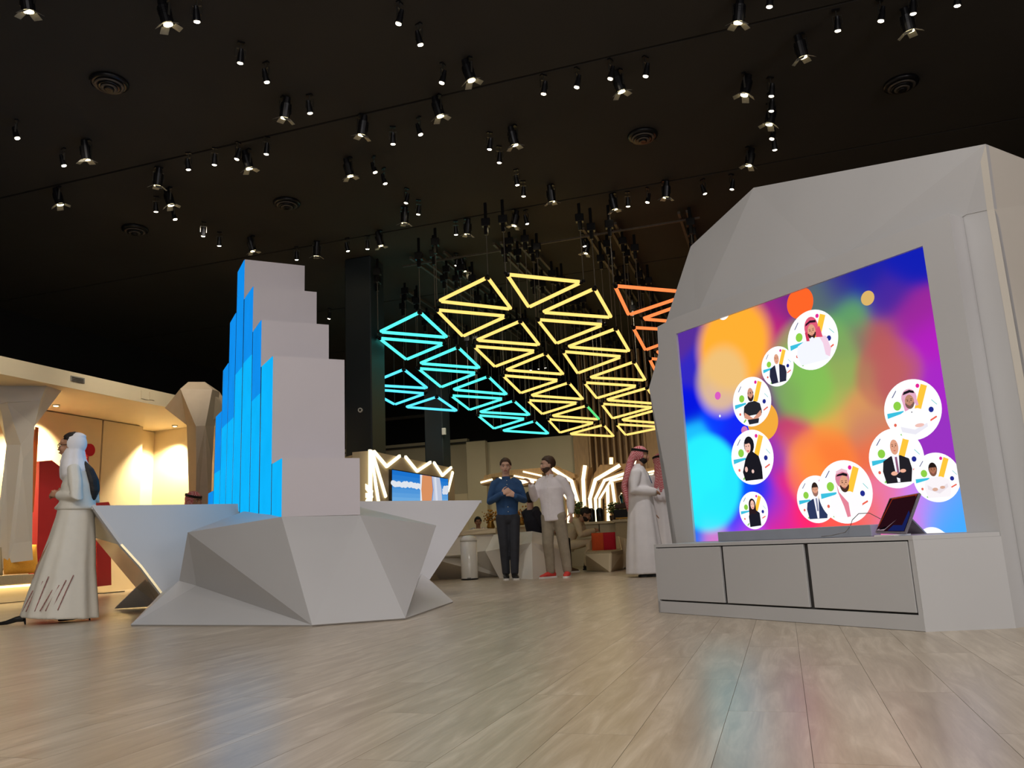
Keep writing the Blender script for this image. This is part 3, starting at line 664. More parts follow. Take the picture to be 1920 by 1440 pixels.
# ------------------------------------------------------------------ lounge shells in the middle distance
Z0 = lambda u, v: at_z(u, v, 0)
sA = thing('faceted_counter', 'low pale faceted counter with yellowish top edge behind the white bin', 'counter', Z0(880, 1088))
facets(sA, [
    [Z0(800, 1087), Z0(938, 1081.5), A(911, 1034, 13.9), A(926, 1001, 14.3), A(866, 1002, 14.3), A(868, 1040, 13.9), A(800, 1045, 13.7)],
    [A(800, 1045, 13.7), A(868, 1040, 13.9), A(866, 1002, 14.3), A(840, 1004, 14.2)],
], 'white2')
panel('top_edge', [A(840, 1004, 14.15), A(866, 996, 14.25), A(895, 991, 14.3), A(929, 991, 14.3), A(929, 999, 14.25), A(866, 1003, 14.25), A(840, 1012, 14.1)], MT['cream'], sA, .5)
sB = thing('faceted_seat_shell', 'pale faceted lounge seat shell behind the two standing men', 'seat', Z0(985, 1086))
bz_ = 13.75
facets(sB, [
    [A(910, 1034, 13.5), Z0(936, 1084), Z0(999, 1086), A(997, 1017, 13.35)],
    [A(997, 1017, 13.35), Z0(999, 1086), Z0(1062, 1078), A(1050, 1030, 13.8)],
    [A(910, 1034, 13.5), A(926, 1002, 14.0), A(957, 999, 14.1), A(972, 1026, 13.42)],
    [A(957, 999, 14.1), A(998, 996, 14.0), A(997, 1017, 13.35), A(972, 1026, 13.42)],
    [A(998, 996, 14.0), A(1050, 1006, 14.2), A(1050, 1030, 13.8), A(997, 1017, 13.35)],
], 'white2')
sC = thing('curved_sofa', 'pale faceted curved sofa with a red and orange cushion near the bar', 'sofa', Z0(1140, 1073))
facets(sC, [
    [A(1098, 1040, 14.4), A(1145, 1039, 14.0), Z0(1144, 1072.5), Z0(1100, 1070.5)],
    [A(1145, 1039, 14.0), A(1168, 1037, 14.6), Z0(1168, 1067), Z0(1144, 1072.5)],
    [A(1168, 1037, 14.6), A(1161, 1006, 15.2), A(1173, 1010, 15.0), A(1184, 1020, 14.9), A(1186, 1050, 15.0), Z0(1180, 1064), Z0(1168, 1067)],
    [A(1120, 1004, 15.9), A(1161, 1006, 15.2), A(1163, 1032, 15.0), A(1110, 1030, 15.8)],
], 'cream')
panel('seat', [A(1098, 1036, 14.4), A(1146, 1034, 14.05), A(1168, 1031, 14.6), A(1163, 1027, 15.4), A(1104, 1029, 15.7)], MT['seat'], sC, off=Vector((0, 0, -.07)))
cc_ = A(1132, 1017, 14.95)
cushion('cushion', cc_, .44, .13, .36, radians(-12), radians(-8), None, 'square cushion half orange and half red on the curved sofa', split=('orcloth', 'redcloth'))
# bin
bb_ = Z0(881, 1087)
t_ = thing('waste_bin', 'white cylindrical waste bin with domed lid', 'bin', bb_)
bh = .62
bm = bmesh.new(); lathe(bm, [(.135, .0), (.138, .02), (.138, bh)], bb_, 32); obj('body', bm, MT['binwhite'], t_, True)
bm = bmesh.new(); lathe(bm, [(.141, bh), (.141, bh+.02), (.13, bh+.05), (.09, bh+.085), (.03, bh+.1)], bb_, 32); obj('lid', bm, MT['binwhite'], t_, True)
bm = bmesh.new(); lathe(bm, [(.142, 0), (.142, .022), (.139, .024)], bb_, 32); obj('foot_ring', bm, MT['housing'], t_, True)
bm = bmesh.new(); bbox(bm, bb_.x, bb_.y-.15, .03, .06, .05, .015); obj('pedal', bm, MT['steel'], t_)
fl = A(921, 1000, 15.2); bouquet(Vector((fl.x, fl.y, A(921, 993, 15.2).z)), 'small dried golden flower arrangement on the far counter left of the blue-shirted man', .1, 'brass')
fl = A(978, 985, 17.0); bouquet(Vector((fl.x, fl.y, fl.z)), 'bright orange flower arrangement between the two standing men', .15)
# table that carries it and shields the far staff
ft = thing('far_counter', 'low cream service counter far behind, between the two standing men', 'counter', A(975, 1010, 17.2))
panel('front_panel', [flo(A(893, 1000, 17.2)), A(893, 991, 17.2), A(1030, 985, 17.2), flo(A(1030, 1000, 17.2))], MT['cream'], ft, .5)

# ------------------------------------------------------------------ reception desk (faceted)
desk = thing('reception_desk', 'large white faceted reception desk with pointed wings around the blue glowing tower', 'desk', Z0(585, 1175))
TZ = radians(-26); TN = Vector((cos(TZ), -sin(TZ), 0)); TA = Vector((sin(TZ), cos(TZ), 0))
C1 = at_y(528, 969, 6.75)
P1 = C1; P2 = C1 + TN*.668; P2.z = at_plane(674, 966, P2, TA).z
N_ = Z0(585, 1175); L_ = Z0(245, 1174); R_ = Z0(760, 1162); RR = Z0(850, 1130)
P4 = A(352, 998, 7.35); P5 = A(336, 1089, 7.6); Q_ = A(368, 1098, 7.5); P3 = A(818, 985, 7.9)
TT = at_z(497, 944, 1.1); LW = at_z(172, 948, 1.1); W0 = at_z(668, 940, 1.1); W1 = at_z(903, 938, 1.1)
LB = A(301, 1113, 7.75); S1 = A(263, 1063, 7.95); S2 = A(225.5, 1022, 8.0)
G = ZV*.012                         # shadow gap above the floor
facets(desk, [
    [P4, P1, N_+G], [P4, N_+G, Q_], [P4, Q_, P5], [P5, Q_, N_+G, L_+G], [L_+G, LB, P5],
    [P1, P2, R_+G, N_+G], [P2, P3, R_+G],
    [TT, P1, P4],
], 'white', .03)
def tri_plane(a, b, c):
    n = (b-a).cross(c-a).normalized(); return lambda u, v: at_plane(u, v, a, n)
WLp = tri_plane(LW, TT, LB)
S1 = WLp(263, 1063); S2 = WLp(225.5, 1022)
facets(desk, [[LW, TT, WLp(470, 985), WLp(368, 1010), WLp(360, 1080), WLp(330, 1112), LB, S1, S2]], 'white', .04)
W0b = at_z(640, 940, 1.1)
RB = A(805.6, 1087, 8.9); WRp = tri_plane(W0b, W1, RB)
RB2 = A(779, 1105, 7.9); RM = WRp(790, 1076)
facets(desk, [[W0b, W1, RB, RM, WRp(765, 1120), WRp(690, 1010)], [RM, RB, A(779, 1106, 8.3)], [R_+G, RR+G, RB, RM, RB2]], 'white', .04)
panel('facet', [P2, A(672, 950, 8.0), P3], MT['white'], desk, .02)
# underside and back foot
BL = Z0(214.5, 1143); BL2 = Z0(275, 1140)
U1 = A(176, 1008, 8.9); U2 = A(255, 1102, 9.4); U3 = A(166, 969, 8.6); U4 = A(291, 1128, 9.2)
facets(desk, [[LW, U3, U1, S2]], 'white', .03)
facets(desk, [[U1, S2, S1, U2], [S1, LB, U4, U2]], 'gloss', .02, 'underside')
facets(desk, [[BL+G, U2, U4, BL2+G]], 'white', .04)
for a, b, bk in ((LW, TT, Vector((.25, .95, 0))), (W0b, W1, Vector((-.5, .8, 0)))):
    pts = [a, b, b+bk*.75, a+bk*.75]; lo = LB if a is LW else RB
    panel('worktop', pts, MT['white'], desk, off=Vector((0, 0, -.035)))
    l2 = lo + bk*.35; l2.z = max(.02, l2.z-.1)
    panel('back_board', [a+bk*.72-ZV*.04, b+bk*.72-ZV*.04, l2], MT['white'], desk, .03, toward=(a+bk*5))
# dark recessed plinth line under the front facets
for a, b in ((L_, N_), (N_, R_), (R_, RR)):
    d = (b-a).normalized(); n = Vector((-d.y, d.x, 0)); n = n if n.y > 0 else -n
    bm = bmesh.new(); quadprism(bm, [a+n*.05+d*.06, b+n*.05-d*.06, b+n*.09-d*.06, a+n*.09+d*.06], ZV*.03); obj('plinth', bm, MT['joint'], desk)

# ------------------------------------------------------------------ stepped tower
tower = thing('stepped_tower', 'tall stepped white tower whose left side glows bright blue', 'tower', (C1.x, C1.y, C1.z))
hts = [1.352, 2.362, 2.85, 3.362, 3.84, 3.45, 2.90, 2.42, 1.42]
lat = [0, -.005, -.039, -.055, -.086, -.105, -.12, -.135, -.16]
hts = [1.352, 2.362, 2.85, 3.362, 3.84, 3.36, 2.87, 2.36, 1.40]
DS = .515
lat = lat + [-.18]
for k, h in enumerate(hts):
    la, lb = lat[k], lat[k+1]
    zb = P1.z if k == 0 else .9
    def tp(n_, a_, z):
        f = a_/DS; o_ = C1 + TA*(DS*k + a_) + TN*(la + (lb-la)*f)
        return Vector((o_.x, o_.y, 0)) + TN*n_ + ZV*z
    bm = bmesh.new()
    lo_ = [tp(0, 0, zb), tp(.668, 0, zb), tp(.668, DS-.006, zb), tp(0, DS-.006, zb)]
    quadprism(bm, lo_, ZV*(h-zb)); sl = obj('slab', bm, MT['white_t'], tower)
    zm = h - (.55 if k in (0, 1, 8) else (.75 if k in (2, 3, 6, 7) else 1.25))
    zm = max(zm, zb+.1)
    for z0_, z1_, mm_ in ((zb, zm, 'tblue'), (zm, h-.006, 'tblue2')):  # two glow tones per side paint in reflections between slabs
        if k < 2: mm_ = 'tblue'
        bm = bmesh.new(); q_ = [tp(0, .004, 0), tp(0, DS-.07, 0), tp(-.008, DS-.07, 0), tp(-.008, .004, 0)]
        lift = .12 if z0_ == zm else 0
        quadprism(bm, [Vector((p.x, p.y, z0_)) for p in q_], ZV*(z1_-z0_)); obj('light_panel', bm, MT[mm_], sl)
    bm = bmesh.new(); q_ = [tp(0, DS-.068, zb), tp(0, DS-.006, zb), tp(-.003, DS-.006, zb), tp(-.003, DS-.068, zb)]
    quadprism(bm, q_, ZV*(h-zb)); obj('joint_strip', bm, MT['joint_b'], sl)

# ------------------------------------------------------------------ screen wall
AZ = radians(-31.3); SN = Vector((-cos(AZ), sin(AZ), 0)); SA = Vector((sin(AZ), cos(AZ), 0))
class SPl:
    def __init__(s, c): s.c = c
    def p(s, u, v, off=0):
        r = ray(u, v); return CAMP + r*((s.c + off)/r.dot(SN))
    def w(s, a, z, off=0): return SN*(s.c+off) + SA*a + ZV*z
CF = SPl(-4.065)
FRm = SPl(-4.45); PICT = SPl(-4.47)
sw_ = thing('screen_wall', 'large white faceted portal wall framing the colourful screen', 'wall unit', FRm.w(3.8, 0))
s0, s1, sz0, sz1 = 2.565, 4.705, .50, 2.17            # picture edges
ft_ = 2.305; fr_ = 2.385
# portal frame: right jamb, head, left jamb with the irregular outer edge
leftpx = [(1233, 622), (1232, 608), (1234.5, 664), (1217, 727), (1225, 768), (1249, 893), (1268, 1015)]
lp = [FRm.p(*q) for q in leftpx]
lz = lambda p: (p.dot(SA), p.z)
th = -SN*.1
def fr_panel(name, pts, m='white', t=.145): return panel(name, pts, MT[m], sw_, off=-SN*t)
fr_panel('jamb', [FRm.w(fr_, 0), FRm.w(s0, 0), FRm.w(s0, ft_), FRm.w(fr_, ft_)])
fr_panel('head_board', [FRm.w(s0, sz1), FRm.w(s1, sz1), FRm.w(s1, ft_), FRm.w(s0, ft_)])
L = [lz(p) for p in lp]
fr_panel('jamb', [FRm.w(s1, 0), FRm.w(L[6][0]+.0, 0), FRm.w(*L[6]), FRm.w(*L[5]), FRm.w(*L[4]), FRm.w(*L[3]), FRm.w(*L[2]), FRm.w(L[1][0], ft_-.02), FRm.w(s1, ft_)])
fr_panel('sill_board', [FRm.w(s0, 0), FRm.w(s1, 0), FRm.w(s1, sz0), FRm.w(s0, sz0)])
# upper shell facets
BK = lambda u, v, w: SPl(-4.065-w).p(u, v)
D = .53
V1 = BK(1848, 270, .50); V2_ = BK(1413, 352, .60); V3_ = BK(1295, 462, .75); V4 = BK(1262, 590, .80); V4b = BK(1246, 612, .6)
V5 = BK(1306, 592, .5); V6 = BK(1465, 530, .5); V7 = BK(1812, 402, D); V8 = BK(1864, 391, D)
V10 = BK(1560, 497, .5); V11 = BK(1780, 420, .52)
sh = [[V4b, V4, V3_, V2_, V5], [V2_, V6, V5], [V2_, V1, V8, V7, V11, V10, V6]]
facets(sw_, sh, 'white', .03)
aR = V8.dot(SA); SPd = SPl(-4.065-D)
panel('side_board', [SPd.w(2.45, 0, -.003), SPd.w(aR, 0, -.003), SPd.w(aR, V8.z, -.003), SPd.w(2.45, V7.z+.1, -.003)], MT['white'], sw_, .03)
E0 = SPd.w(aR, 0); fb = -SN*1.6
panel('corner_board', [E0, V8, V1, V1+fb, E0+fb], MT['white2'], sw_, .04, toward=CAMP+SA*-8)
bk = [p - SN*.9 for p in (V2_, V3_, V4)]
B1 = V1+fb; B1z = E0+fb
panel('back_board', [B1z, B1, bk[0], bk[1], bk[2], SPd.w(5.2, 0, -.6)], MT['white2'], sw_, .03, toward=(6, 12, 1))
for a, b, c, d in ((V1, V2_, bk[0], B1), (V2_, V3_, bk[1], bk[0]), (V3_, V4, bk[2], bk[1])):
    panel('top_board', [a - SN*.035, b - SN*.035, c, d], MT['white'], sw_, .02, toward=(a+b)/2+ZV*5)
panel('side_board', [lp[6] - SN*.15 - ZV*lp[6].z, Vector((lp[1].x, lp[1].y, 2.28)) - SN*.15, V4 - SN*.04, bk[2], SPd.w(5.2, 0, -.6)], MT['white2'], sw_, .03, toward=(0, 9, 1))

# screen with its picture
scr = thing('display_screen', 'huge colour display showing blurred bokeh lights and round portraits', 'screen', PICT.w(3.6, sz0))
bm = bmesh.new(); quadprism(bm, [PICT.w(s0, sz0, -.012), PICT.w(s1, sz0, -.012), PICT.w(s1, sz1, -.012), PICT.w(s0, sz1, -.012)], -SN*.06)
obj('casing', bm, MT['screen_black'], scr)
def sp(u, v): p = PICT.p(u, v); return p.dot(SA), p.z
ctrl = [(1275,640,85,45,150),(1300,690,50,40,190),(1290,760,5,20,220),(1345,770,10,60,250),(1380,790,20,40,240),(1300,830,30,190,255),(1330,880,35,240,255),(1290,920,40,230,255),(1340,960,25,170,255),
(1430,925,20,50,240),(1388,905,10,90,255),(1300,1000,20,110,240),(1460,860,150,50,180),(1480,905,230,40,120),(1460,950,170,50,190),(1500,965,255,40,100),(1475,985,220,40,150),(1490,820,190,50,110),(1440,610,190,40,120),(1450,575,150,40,130),(1475,555,110,40,130),
(1570,540,50,40,140),(1620,520,30,35,160),(1700,485,18,30,175),(1660,560,70,40,155),(1710,600,150,40,150),(1730,640,175,30,190),(1745,720,165,40,195),(1600,640,130,120,100),(1590,595,95,160,100),(1545,560,90,110,105),(1500,700,130,190,85),
(1530,740,140,190,80),(1600,700,165,145,90),(1650,640,180,90,90),(1680,700,185,95,95),(1600,760,215,150,90),(1560,790,220,170,80),(1480,735,125,140,90),(1445,735,115,50,130),(1560,840,240,100,50),(1520,885,255,140,60),(1500,845,255,150,60),(1640,850,235,110,70),
(1620,800,200,130,100),(1640,955,240,110,100),(1660,930,230,120,170),(1720,940,200,130,240),(1765,960,100,160,255),(1790,985,60,170,255),(1690,980,215,120,220),(1580,995,255,90,80),(1765,830,150,50,190),(1340,1008,210,120,200),(1400,1003,190,70,220),(1380,975,20,60,250)]
cp = [(*sp(u, v), s2l(r), s2l(g), s2l(b)) for u, v, r, g, b in ctrl]
blobs = [((1374,648),(1374,560),.75,(255,172,50),.16,1),((1353,712),(1353,650),1,(232,192,125),.14,.85),((1520,690),(1520,590),1,(125,185,88),.12,.55),((1665,700),(1665,632),1,(186,92,92),.08,.5),

((1322,905),(1322,815),.9,(40,238,255),.09,.9),((1540,880),(1540,800),1,(255,140,60),.1,.5)]
bl = []
for (cu, cv), (eu, ev), asp, col, soft, alpha in blobs:
    a, z = sp(cu, cv); a2, z2 = sp(eu, ev); bl.append((a, z, abs(z2-z), soft, tuple(s2l(x) for x in col), alpha))
for cu_, cv_, ev_, col_ in ((1500, 568, 538, (255, 100, 40)), (1627, 559, 545, (216, 176, 104)), (1350, 780, 777.6, (235, 242, 255)), (1396, 807, 799, (205, 120, 180)), (1346, 742, 734.5, (215, 90, 190)), (1430, 790, 753, (240, 168, 60))):
    a__, z__ = sp(cu_, cv_); r__ = abs(sp(cu_, ev_)[1] - z__)
    vcol_mesh('picture_dot', [([PICT.w(a__ + r__*cos(2*pi*k_/40), min(z__ + r__*sin(2*pi*k_/40), sz1), .0012) for k_ in range(40)], rgb(*col_))], MT['pic'], scr)
NX, NY = 150, 120
vs = []; cols = []
for j in range(NY+1):
    for i in range(NX+1):
        a = s0 + (s1-s0)*i/NX; z = sz0 + (sz1-sz0)*j/NY
        vs.append(tuple(PICT.w(a, z)))
        wsum = 0; c = [0, 0, 0]
        for (ca, cz, r, g, b) in cp:
            d2 = (a-ca)**2 + (z-cz)**2; w_ = math.exp(-d2/.0125) + 1e-7/(d2+.01); wsum += w_; c[0] += r*w_; c[1] += g*w_; c[2] += b*w_
        c = [x/wsum for x in c]
        for (ba_, bz__, r, soft, col, al) in bl:
            d = sqrt((a-ba_)**2 + (z-bz__)**2); t = min(1, max(0, (r + soft/2 - d)/soft)); t = t*t*(3-2*t)*al
            c = [x*(1-t) + y*t for x, y in zip(c, col)]
        cols.append((c[0], c[1], c[2], 1))
fs = [(j*(NX+1)+i, j*(NX+1)+i+1, (j+1)*(NX+1)+i+1, (j+1)*(NX+1)+i) for j in range(NY) for i in range(NX)]
me = bpy.data.meshes.new('picture'); me.from_pydata(vs, [], fs)
ca = me.color_attributes.new('Col', 'FLOAT_COLOR', 'POINT'); ca.data.foreach_set('color', [x for c in cols for x in c])
me.materials.append(MT['pic']); o = bpy.data.objects.new('picture', me); COL.objects.link(o); o.parent = scr; o.matrix_parent_inverse = full_world(scr).inverted()

WHT = rgb(252, 252, 253)
def portrait(cu, cv, ru, rv, kind, layer, clip=None):
    a0_, z0_ = sp(cu, cv); _, zt_ = sp(cu, cv-rv); _, zb_ = sp(cu, cv+rv); z0_ = (zt_+zb_)/2; R = (zt_-zb_)/2
    aa, _ = sp(cu-ru, cv); ab, _ = sp(cu+ru, cv); a0_ = (aa+ab)/2
    base = .003 + layer*.0016
    polys = []; cnt = [0]
    def f(x, y, o=0):                                  # x to the right of the picture, y up, unit circle
        a = a0_ - x*R; z = z0_ + y*R
        a = min(max(a, s0), s1); z = min(max(z, sz0), sz1)
        return PICT.w(a, z, base + o)
    def pg(pts, col, lim=.93):
        cnt[0] += 1
        q = []
        for x, y in pts:
            d = sqrt(x*x+y*y)
            if d > lim: x, y = x*lim/d, y*lim/d
            q.append((x, y))
        polys.append(([f(x, y, cnt[0]*.00003) for x, y in q], rgb(*col)))
    def el(x, y, rx, ry, col, n=18, lim=.93, t0=0, t1=2*pi): pg([(x+rx*cos(t0+(t1-t0)*k/n), y+ry*sin(t0+(t1-t0)*k/n)) for k in range(n)], col, lim)
    polys.append(([f(cos(2*pi*k/48), sin(2*pi*k/48)) for k in range(48)], WHT))
    if kind:
        el(-.5, .2, .14, .15, (140, 205, 70)); pg([(.42, .78), (.62, .68), (.3, -.05), (.08, .0)], (255, 196, 60)); pg([(-.9, 0), (-.9, -.17), (-.3, -.06), (-.3, .01)], (60, 190, 220))
        el(.64, -.1, .085, .09, (35, 45, 140)); el(.3, .74, .065, .07, (225, 40, 150)); el(-.66, -.42, .05, .055, (225, 100, 80)); pg([(.55, -.42), (.78, -.32), (.8, -.37), (.57, -.47)], (235, 100, 80))
        pg([(-.66, .5), (-.48, .72), (-.46, .7), (-.62, .5)], (70, 80, 130)); pg([(-.55, -.78), (-.4, -.64), (-.36, -.7), (-.5, -.84)], (130, 200, 90)); pg([(.7, .22), (.86, .04), (.85, .02), (.69, .2)], (110, 200, 200))
    SK = (222, 160, 130); DK = (30, 30, 38)
    def arms(c, cs, y=-.45):
        pg([(-.42, y+.12), (-.05, y-.12), (.42, y+.12), (.44, y-.02), (.05, y-.26), (-.42, y-.06)], c); el(-.12, y-.08, .12, .07, cs); el(.2, y-.02, .11, .06, cs)
    def head(x, y, rx, ry, skin=SK, hair=None, beard=None, bald=False):
        if hair and not bald: el(x, y+.05, rx*1.15, ry*1.1, hair)
        el(x, y-.01, rx, ry*.98, skin)
        if hair and not bald: pg([(x+rx*1.02*cos(t), y+ry*.45+ry*.62*sin(t)) for t in [pi*k/10 for k in range(11)]], hair)
        if beard:
            pg([(x+rx*cos(t)*1.0, y-ry*.18+ry*.86*sin(t)) for t in [pi+pi*k/12 for k in range(13)]], beard); el(x, y-ry*.18, rx*.72, ry*.3, skin); el(x, y-ry*.5, rx*.3, ry*.08, (190, 110, 100))
        else: pg([(x-rx*.35, y-ry*.45), (x+rx*.35, y-ry*.45), (x, y-ry*.58)], (200, 80, 80))
        for s in (-1, 1): el(x+s*rx*.4, y+ry*.12, rx*.16, ry*.07, (60, 38, 30), 8); pg([(x+s*rx*.18, y+ry*.3), (x+s*rx*.68, y+ry*.3), (x+s*rx*.62, y+ry*.36), (x+s*rx*.2, y+ry*.35)], (60, 40, 32))
        pg([(x-rx*.08, y+ry*.1), (x+rx*.06, y+ry*.1), (x+rx*.12, y-ry*.18), (x-rx*.12, y-ry*.18)], tuple(int(c*.86) for c in skin))
    def torso(w, top, c, bot=-.95): pg([(-w, bot), (-w*1.02, -.4), (-w*.9, top-.14), (-w*.35, top), (w*.35, top), (w*.9, top-.14), (w*1.02, -.4), (w, bot)], c)
    if kind == 'thobe_red':
        torso(.66, .05, (240, 242, 252)); pg([(.25, .1), (.55, .0), (.68, -.45), (.6, -.7), (.45, -.6), (.4, -.2)], (240, 205, 225)); 
        el(.02, .42, .27, .36, (222, 90, 120)); pg([(-.25, .3), (-.22, .0), (-.1, -.02), (-.12, .3)], (205, 60, 90)); pg([(.18, .3), (.16, .05), (.42, .0), (.34, .4)], (222, 80, 110))
        head(.02, .28, .16, .26, SK, None, (60, 36, 32), True); pg([(-.2, .5), (-.18, .58), (0, .66), (.22, .62), (.23, .54), (0, .58)], (50, 20, 40)); el(.0, .0, .08, .09, (240, 240, 250))
    elif kind == 'thobe_white':
        torso(.56, .02, (250, 250, 253)); pg([(-.48, -.5), (.0, -.66), (.45, -.5), (.45, -.62), (0, -.82), (-.45, -.68)], (232, 230, 240)); el(.18, -.54, .16, .06, (236, 190, 180))
        el(-.05, .4, .27, .3, (226, 170, 195)); pg([(-.3, .3), (-.25, -.02), (-.1, .02)], (226, 160, 190)); pg([(.14, .3), (.15, .1), (.25, .12), (.22, .3)], (226, 170, 195))
        head(-.05, .28, .16, .24, (188, 136, 110), None, (120, 90, 80), True); pg([(-.26, .52), (-.2, .62), (0, .66), (.14, .6), (.16, .52), (0, .57)], (30, 26, 34)); el(-.02, -.08, .02, .02, (60, 60, 70))
    elif kind == 'thobe_scarf':
        torso(.58, .0, (249, 247, 251)); el(-.02, .42, .26, .3, (214, 130, 150)); pg([(-.26, .3), (-.2, .0), (.1, -.35), (.12, -.78), (0, -.8), (-.08, -.45), (-.24, .0)], (226, 130, 150))
        head(.03, .26, .17, .27, SK, None, (70, 46, 38), True); pg([(-.24, .5), (-.18, .56), (.04, .6), (.18, .55), (.18, .47), (0, .52)], (24, 20, 26)); pg([(-.23, .66), (.0, .74), (.2, .66), (.18, .58), (0, .64), (-.2, .58)], (236, 190, 205))
    elif kind in ('suit_open', 'suit_navy', 'suit_black'):
        c = {'suit_open': (38, 40, 62), 'suit_navy': (44, 56, 92), 'suit_black': (34, 32, 38)}[kind]
        torso(.52, .08 if kind != 'suit_navy' else .02, c); pg([(-.13, .1), (.13, .1), (.05, -.8), (-.04, -.8)], (244, 244, 250)); pg([(-.03, .04), (.05, .04), (.06, -.5), (-.02, -.5)], (244, 244, 250) if kind == 'suit_open' else ((128, 132, 160) if kind == 'suit_navy' else (140, 90, 120)))
        head(0, .38, .15, .26, SK, (50, 34, 30), None if kind != 'suit_navy' else (150, 110, 95), kind == 'suit_black' or kind == 'suit_open')
        if kind == 'suit_black': arms(c, (236, 176, 150), -.42)
    elif kind == 'tshirt':
        torso(.46, .0, (38, 38, 44), -.55); pg([(-.42, -.38), (.0, -.68), (.42, -.4), (.44, -.6), (.05, -.84), (-.46, -.6)], (214, 150, 125)); pg([(-.3, -.7), (.3, -.72), (.25, -.95), (-.25, -.95)], (40, 40, 50))
        head(-.02, .3, .16, .28, (206, 146, 124), None, (54, 34, 30), True); pg([(-.15, .33), (.14, .33), (.14, .39), (-.15, .39)], (70, 46, 46)); el(-.08, .36, .05, .04, (200, 150, 130), 8); el(.06, .36, .05, .04, (200, 150, 130), 8)
    elif kind in ('abaya_m', 'abaya_s'):
        if kind == 'abaya_m':
            pg([(-.42, -.85), (-.5, -.5), (-.32, -.05), (-.12, .2), (.05, .2), (.32, 0), (.42, -.4), (.44, -.9)], (26, 25, 32)); el(-.08, .45, .24, .32, (26, 25, 32)); el(-.15, .4, .14, .24, (240, 190, 170)); pg([(-.22, .26), (-.08, .26), (-.15, .2)], (200, 60, 80)); el(-.32, -.42, .07, .1, (236, 190, 180)); el(-.02, -.52, .06, .07, (236, 200, 190))
            pg([(-.26, .5), (-.06, .52), (.1, .3), (.14, .6), (-.1, .76), (-.26, .66)], (26, 25, 32)); 
            for s in (-.22, -.1): el(s, .42, .028, .018, (50, 30, 30), 8)
        else:
            pg([(-.35, -.92), (-.36, -.3), (-.2, -.02), (.2, 0), (.42, -.16), (.46, -.85)], (28, 28, 38)); el(-.05, .3, .24, .34, (40, 26, 30)); pg([(-.28, .3), (-.32, -.25), (-.1, -.15), (.08, -.2), (.2, -.15), (.18, .4)], (40, 26, 30)); el(-.03, .3, .14, .24, (238, 190, 172))
            pg([(-.1, .16), (.06, .16), (-.02, .1)], (200, 60, 80))
            for s in (-.1, .04): el(s, .34, .028, .02, (50, 30, 30), 8)
    elif kind == 'white_shirt':
        torso(.55, .02, (246, 240, 244)); arms((232, 222, 228), (214, 170, 150), -.4); head(-.1, .3, .16, .24, (170, 110, 84), (36, 26, 24), (130, 84, 66))
    return vcol_mesh('portrait_disc', polys, MT['pic'], scr)
pd = [(1525,637,46,57,'thobe_red',1),(1459,687,29,38,'suit_open',2),(1411,753,36,47,'tshirt',1),(1412,857,38,52,'abaya_m',2),(1414,957,26.5,35.5,'abaya_s',1),(1532,936,33,45,'suit_navy',1),
      (1586,922,47,60,'thobe_scarf',2),(1682,859,52,57,'suit_black',1),(1713,768,53,58,'thobe_white',2),(1758,895,39,47,'white_shirt',3),(1752,1022,40,34,None,1),(1358,585,20,15,None,1)]
pl_ = {'thobe_red': 'largest top portrait disc, bearded man in red headscarf', 'suit_open': 'portrait disc of a man in a dark jacket and open white shirt', 'tshirt': 'portrait disc of a bearded man with glasses and folded arms', 'abaya_m': 'portrait disc of a woman in a black hijab',
       'abaya_s': 'smallest portrait disc of a long-haired woman in black', 'suit_navy': 'portrait disc of a smiling man in a navy suit', 'thobe_scarf': 'portrait disc of a bearded man with a scarf falling over white', 'suit_black': 'portrait disc of a bald man in a black suit', 'thobe_white': 'portrait disc of a man in white with folded arms',
       'white_shirt': 'portrait disc of a young man in white, cut by the screen edge', None: 'sliver of a white disc entering the screen'}
for a in pd: portrait(*a)['label'] = pl_[a[4]]

# low cabinet under the screen
cab = thing('low_cabinet', 'long low grey-white cabinet with three flush doors under the screen', 'cabinet', CF.w(3.6, 0))
c0_, c1_ = 2.64, 4.735; zc = .495
# carcass: top, bottom, sides, back, end block
bm = bmesh.new(); quadprism(bm, [CF.w(c0_, 0, -.022), CF.w(c1_, 0, -.022), CF.w(c1_, zc-.022, -.022), CF.w(c0_, zc-.022, -.022)], -SN*.355); obj('carcass', bm, MT['joint'], cab)
e_ = Z0(1905, 1178)
bm = bmesh.new(); quadprism(bm, [CF.w(c0_, zc), CF.w(c1_, zc), FRm.w(c1_, zc, .004), Vector((e_.x-.005, e_.y+.0, zc))], ZV*-.022); obj('worktop', bm, MT['white'], cab)
panel('end_panel', [CF.w(c0_, 0), Vector((e_.x, e_.y, 0)), Vector((e_.x, e_.y, zc-.0225)), CF.w(c0_, zc-.0225)], MT['white'], cab, .02)
panel('end_panel', [CF.w(c1_, 0), FRm.w(c1_, 0, .004), FRm.w(c1_, zc-.0225, .004), CF.w(c1_, zc-.0225)], MT['white'], cab, .02, toward=(0, 9, 0))
panel('plinth_board', [CF.w(c0_, 0.002), CF.w(c1_, 0.002), CF.w(c1_, .083), CF.w(c0_, .083)], MT['white'], cab, .02)
edges = [c0_+.028, 3.335, 3.358, 4.03, 4.052, c1_-.012]
for a, b in ((2.675, 3.328), (3.362, 4.032), (4.058, 4.722)):
    bm = bmesh.new(); quadprism(bm, [CF.w(a, .094, .0), CF.w(b, .094, .0), CF.w(b, .466, .0), CF.w(a, .466, .0)], -SN*.018); bevel(bm, .002, 1); obj('door', bm, MT['plinth'] if False else MT['white'], cab)
panel('stile', [CF.w(c0_, .083, -.002), CF.w(2.668, .083, -.002), CF.w(2.668, .473, -.002), CF.w(c0_, .473, -.002)], MT['white'], cab, .018)
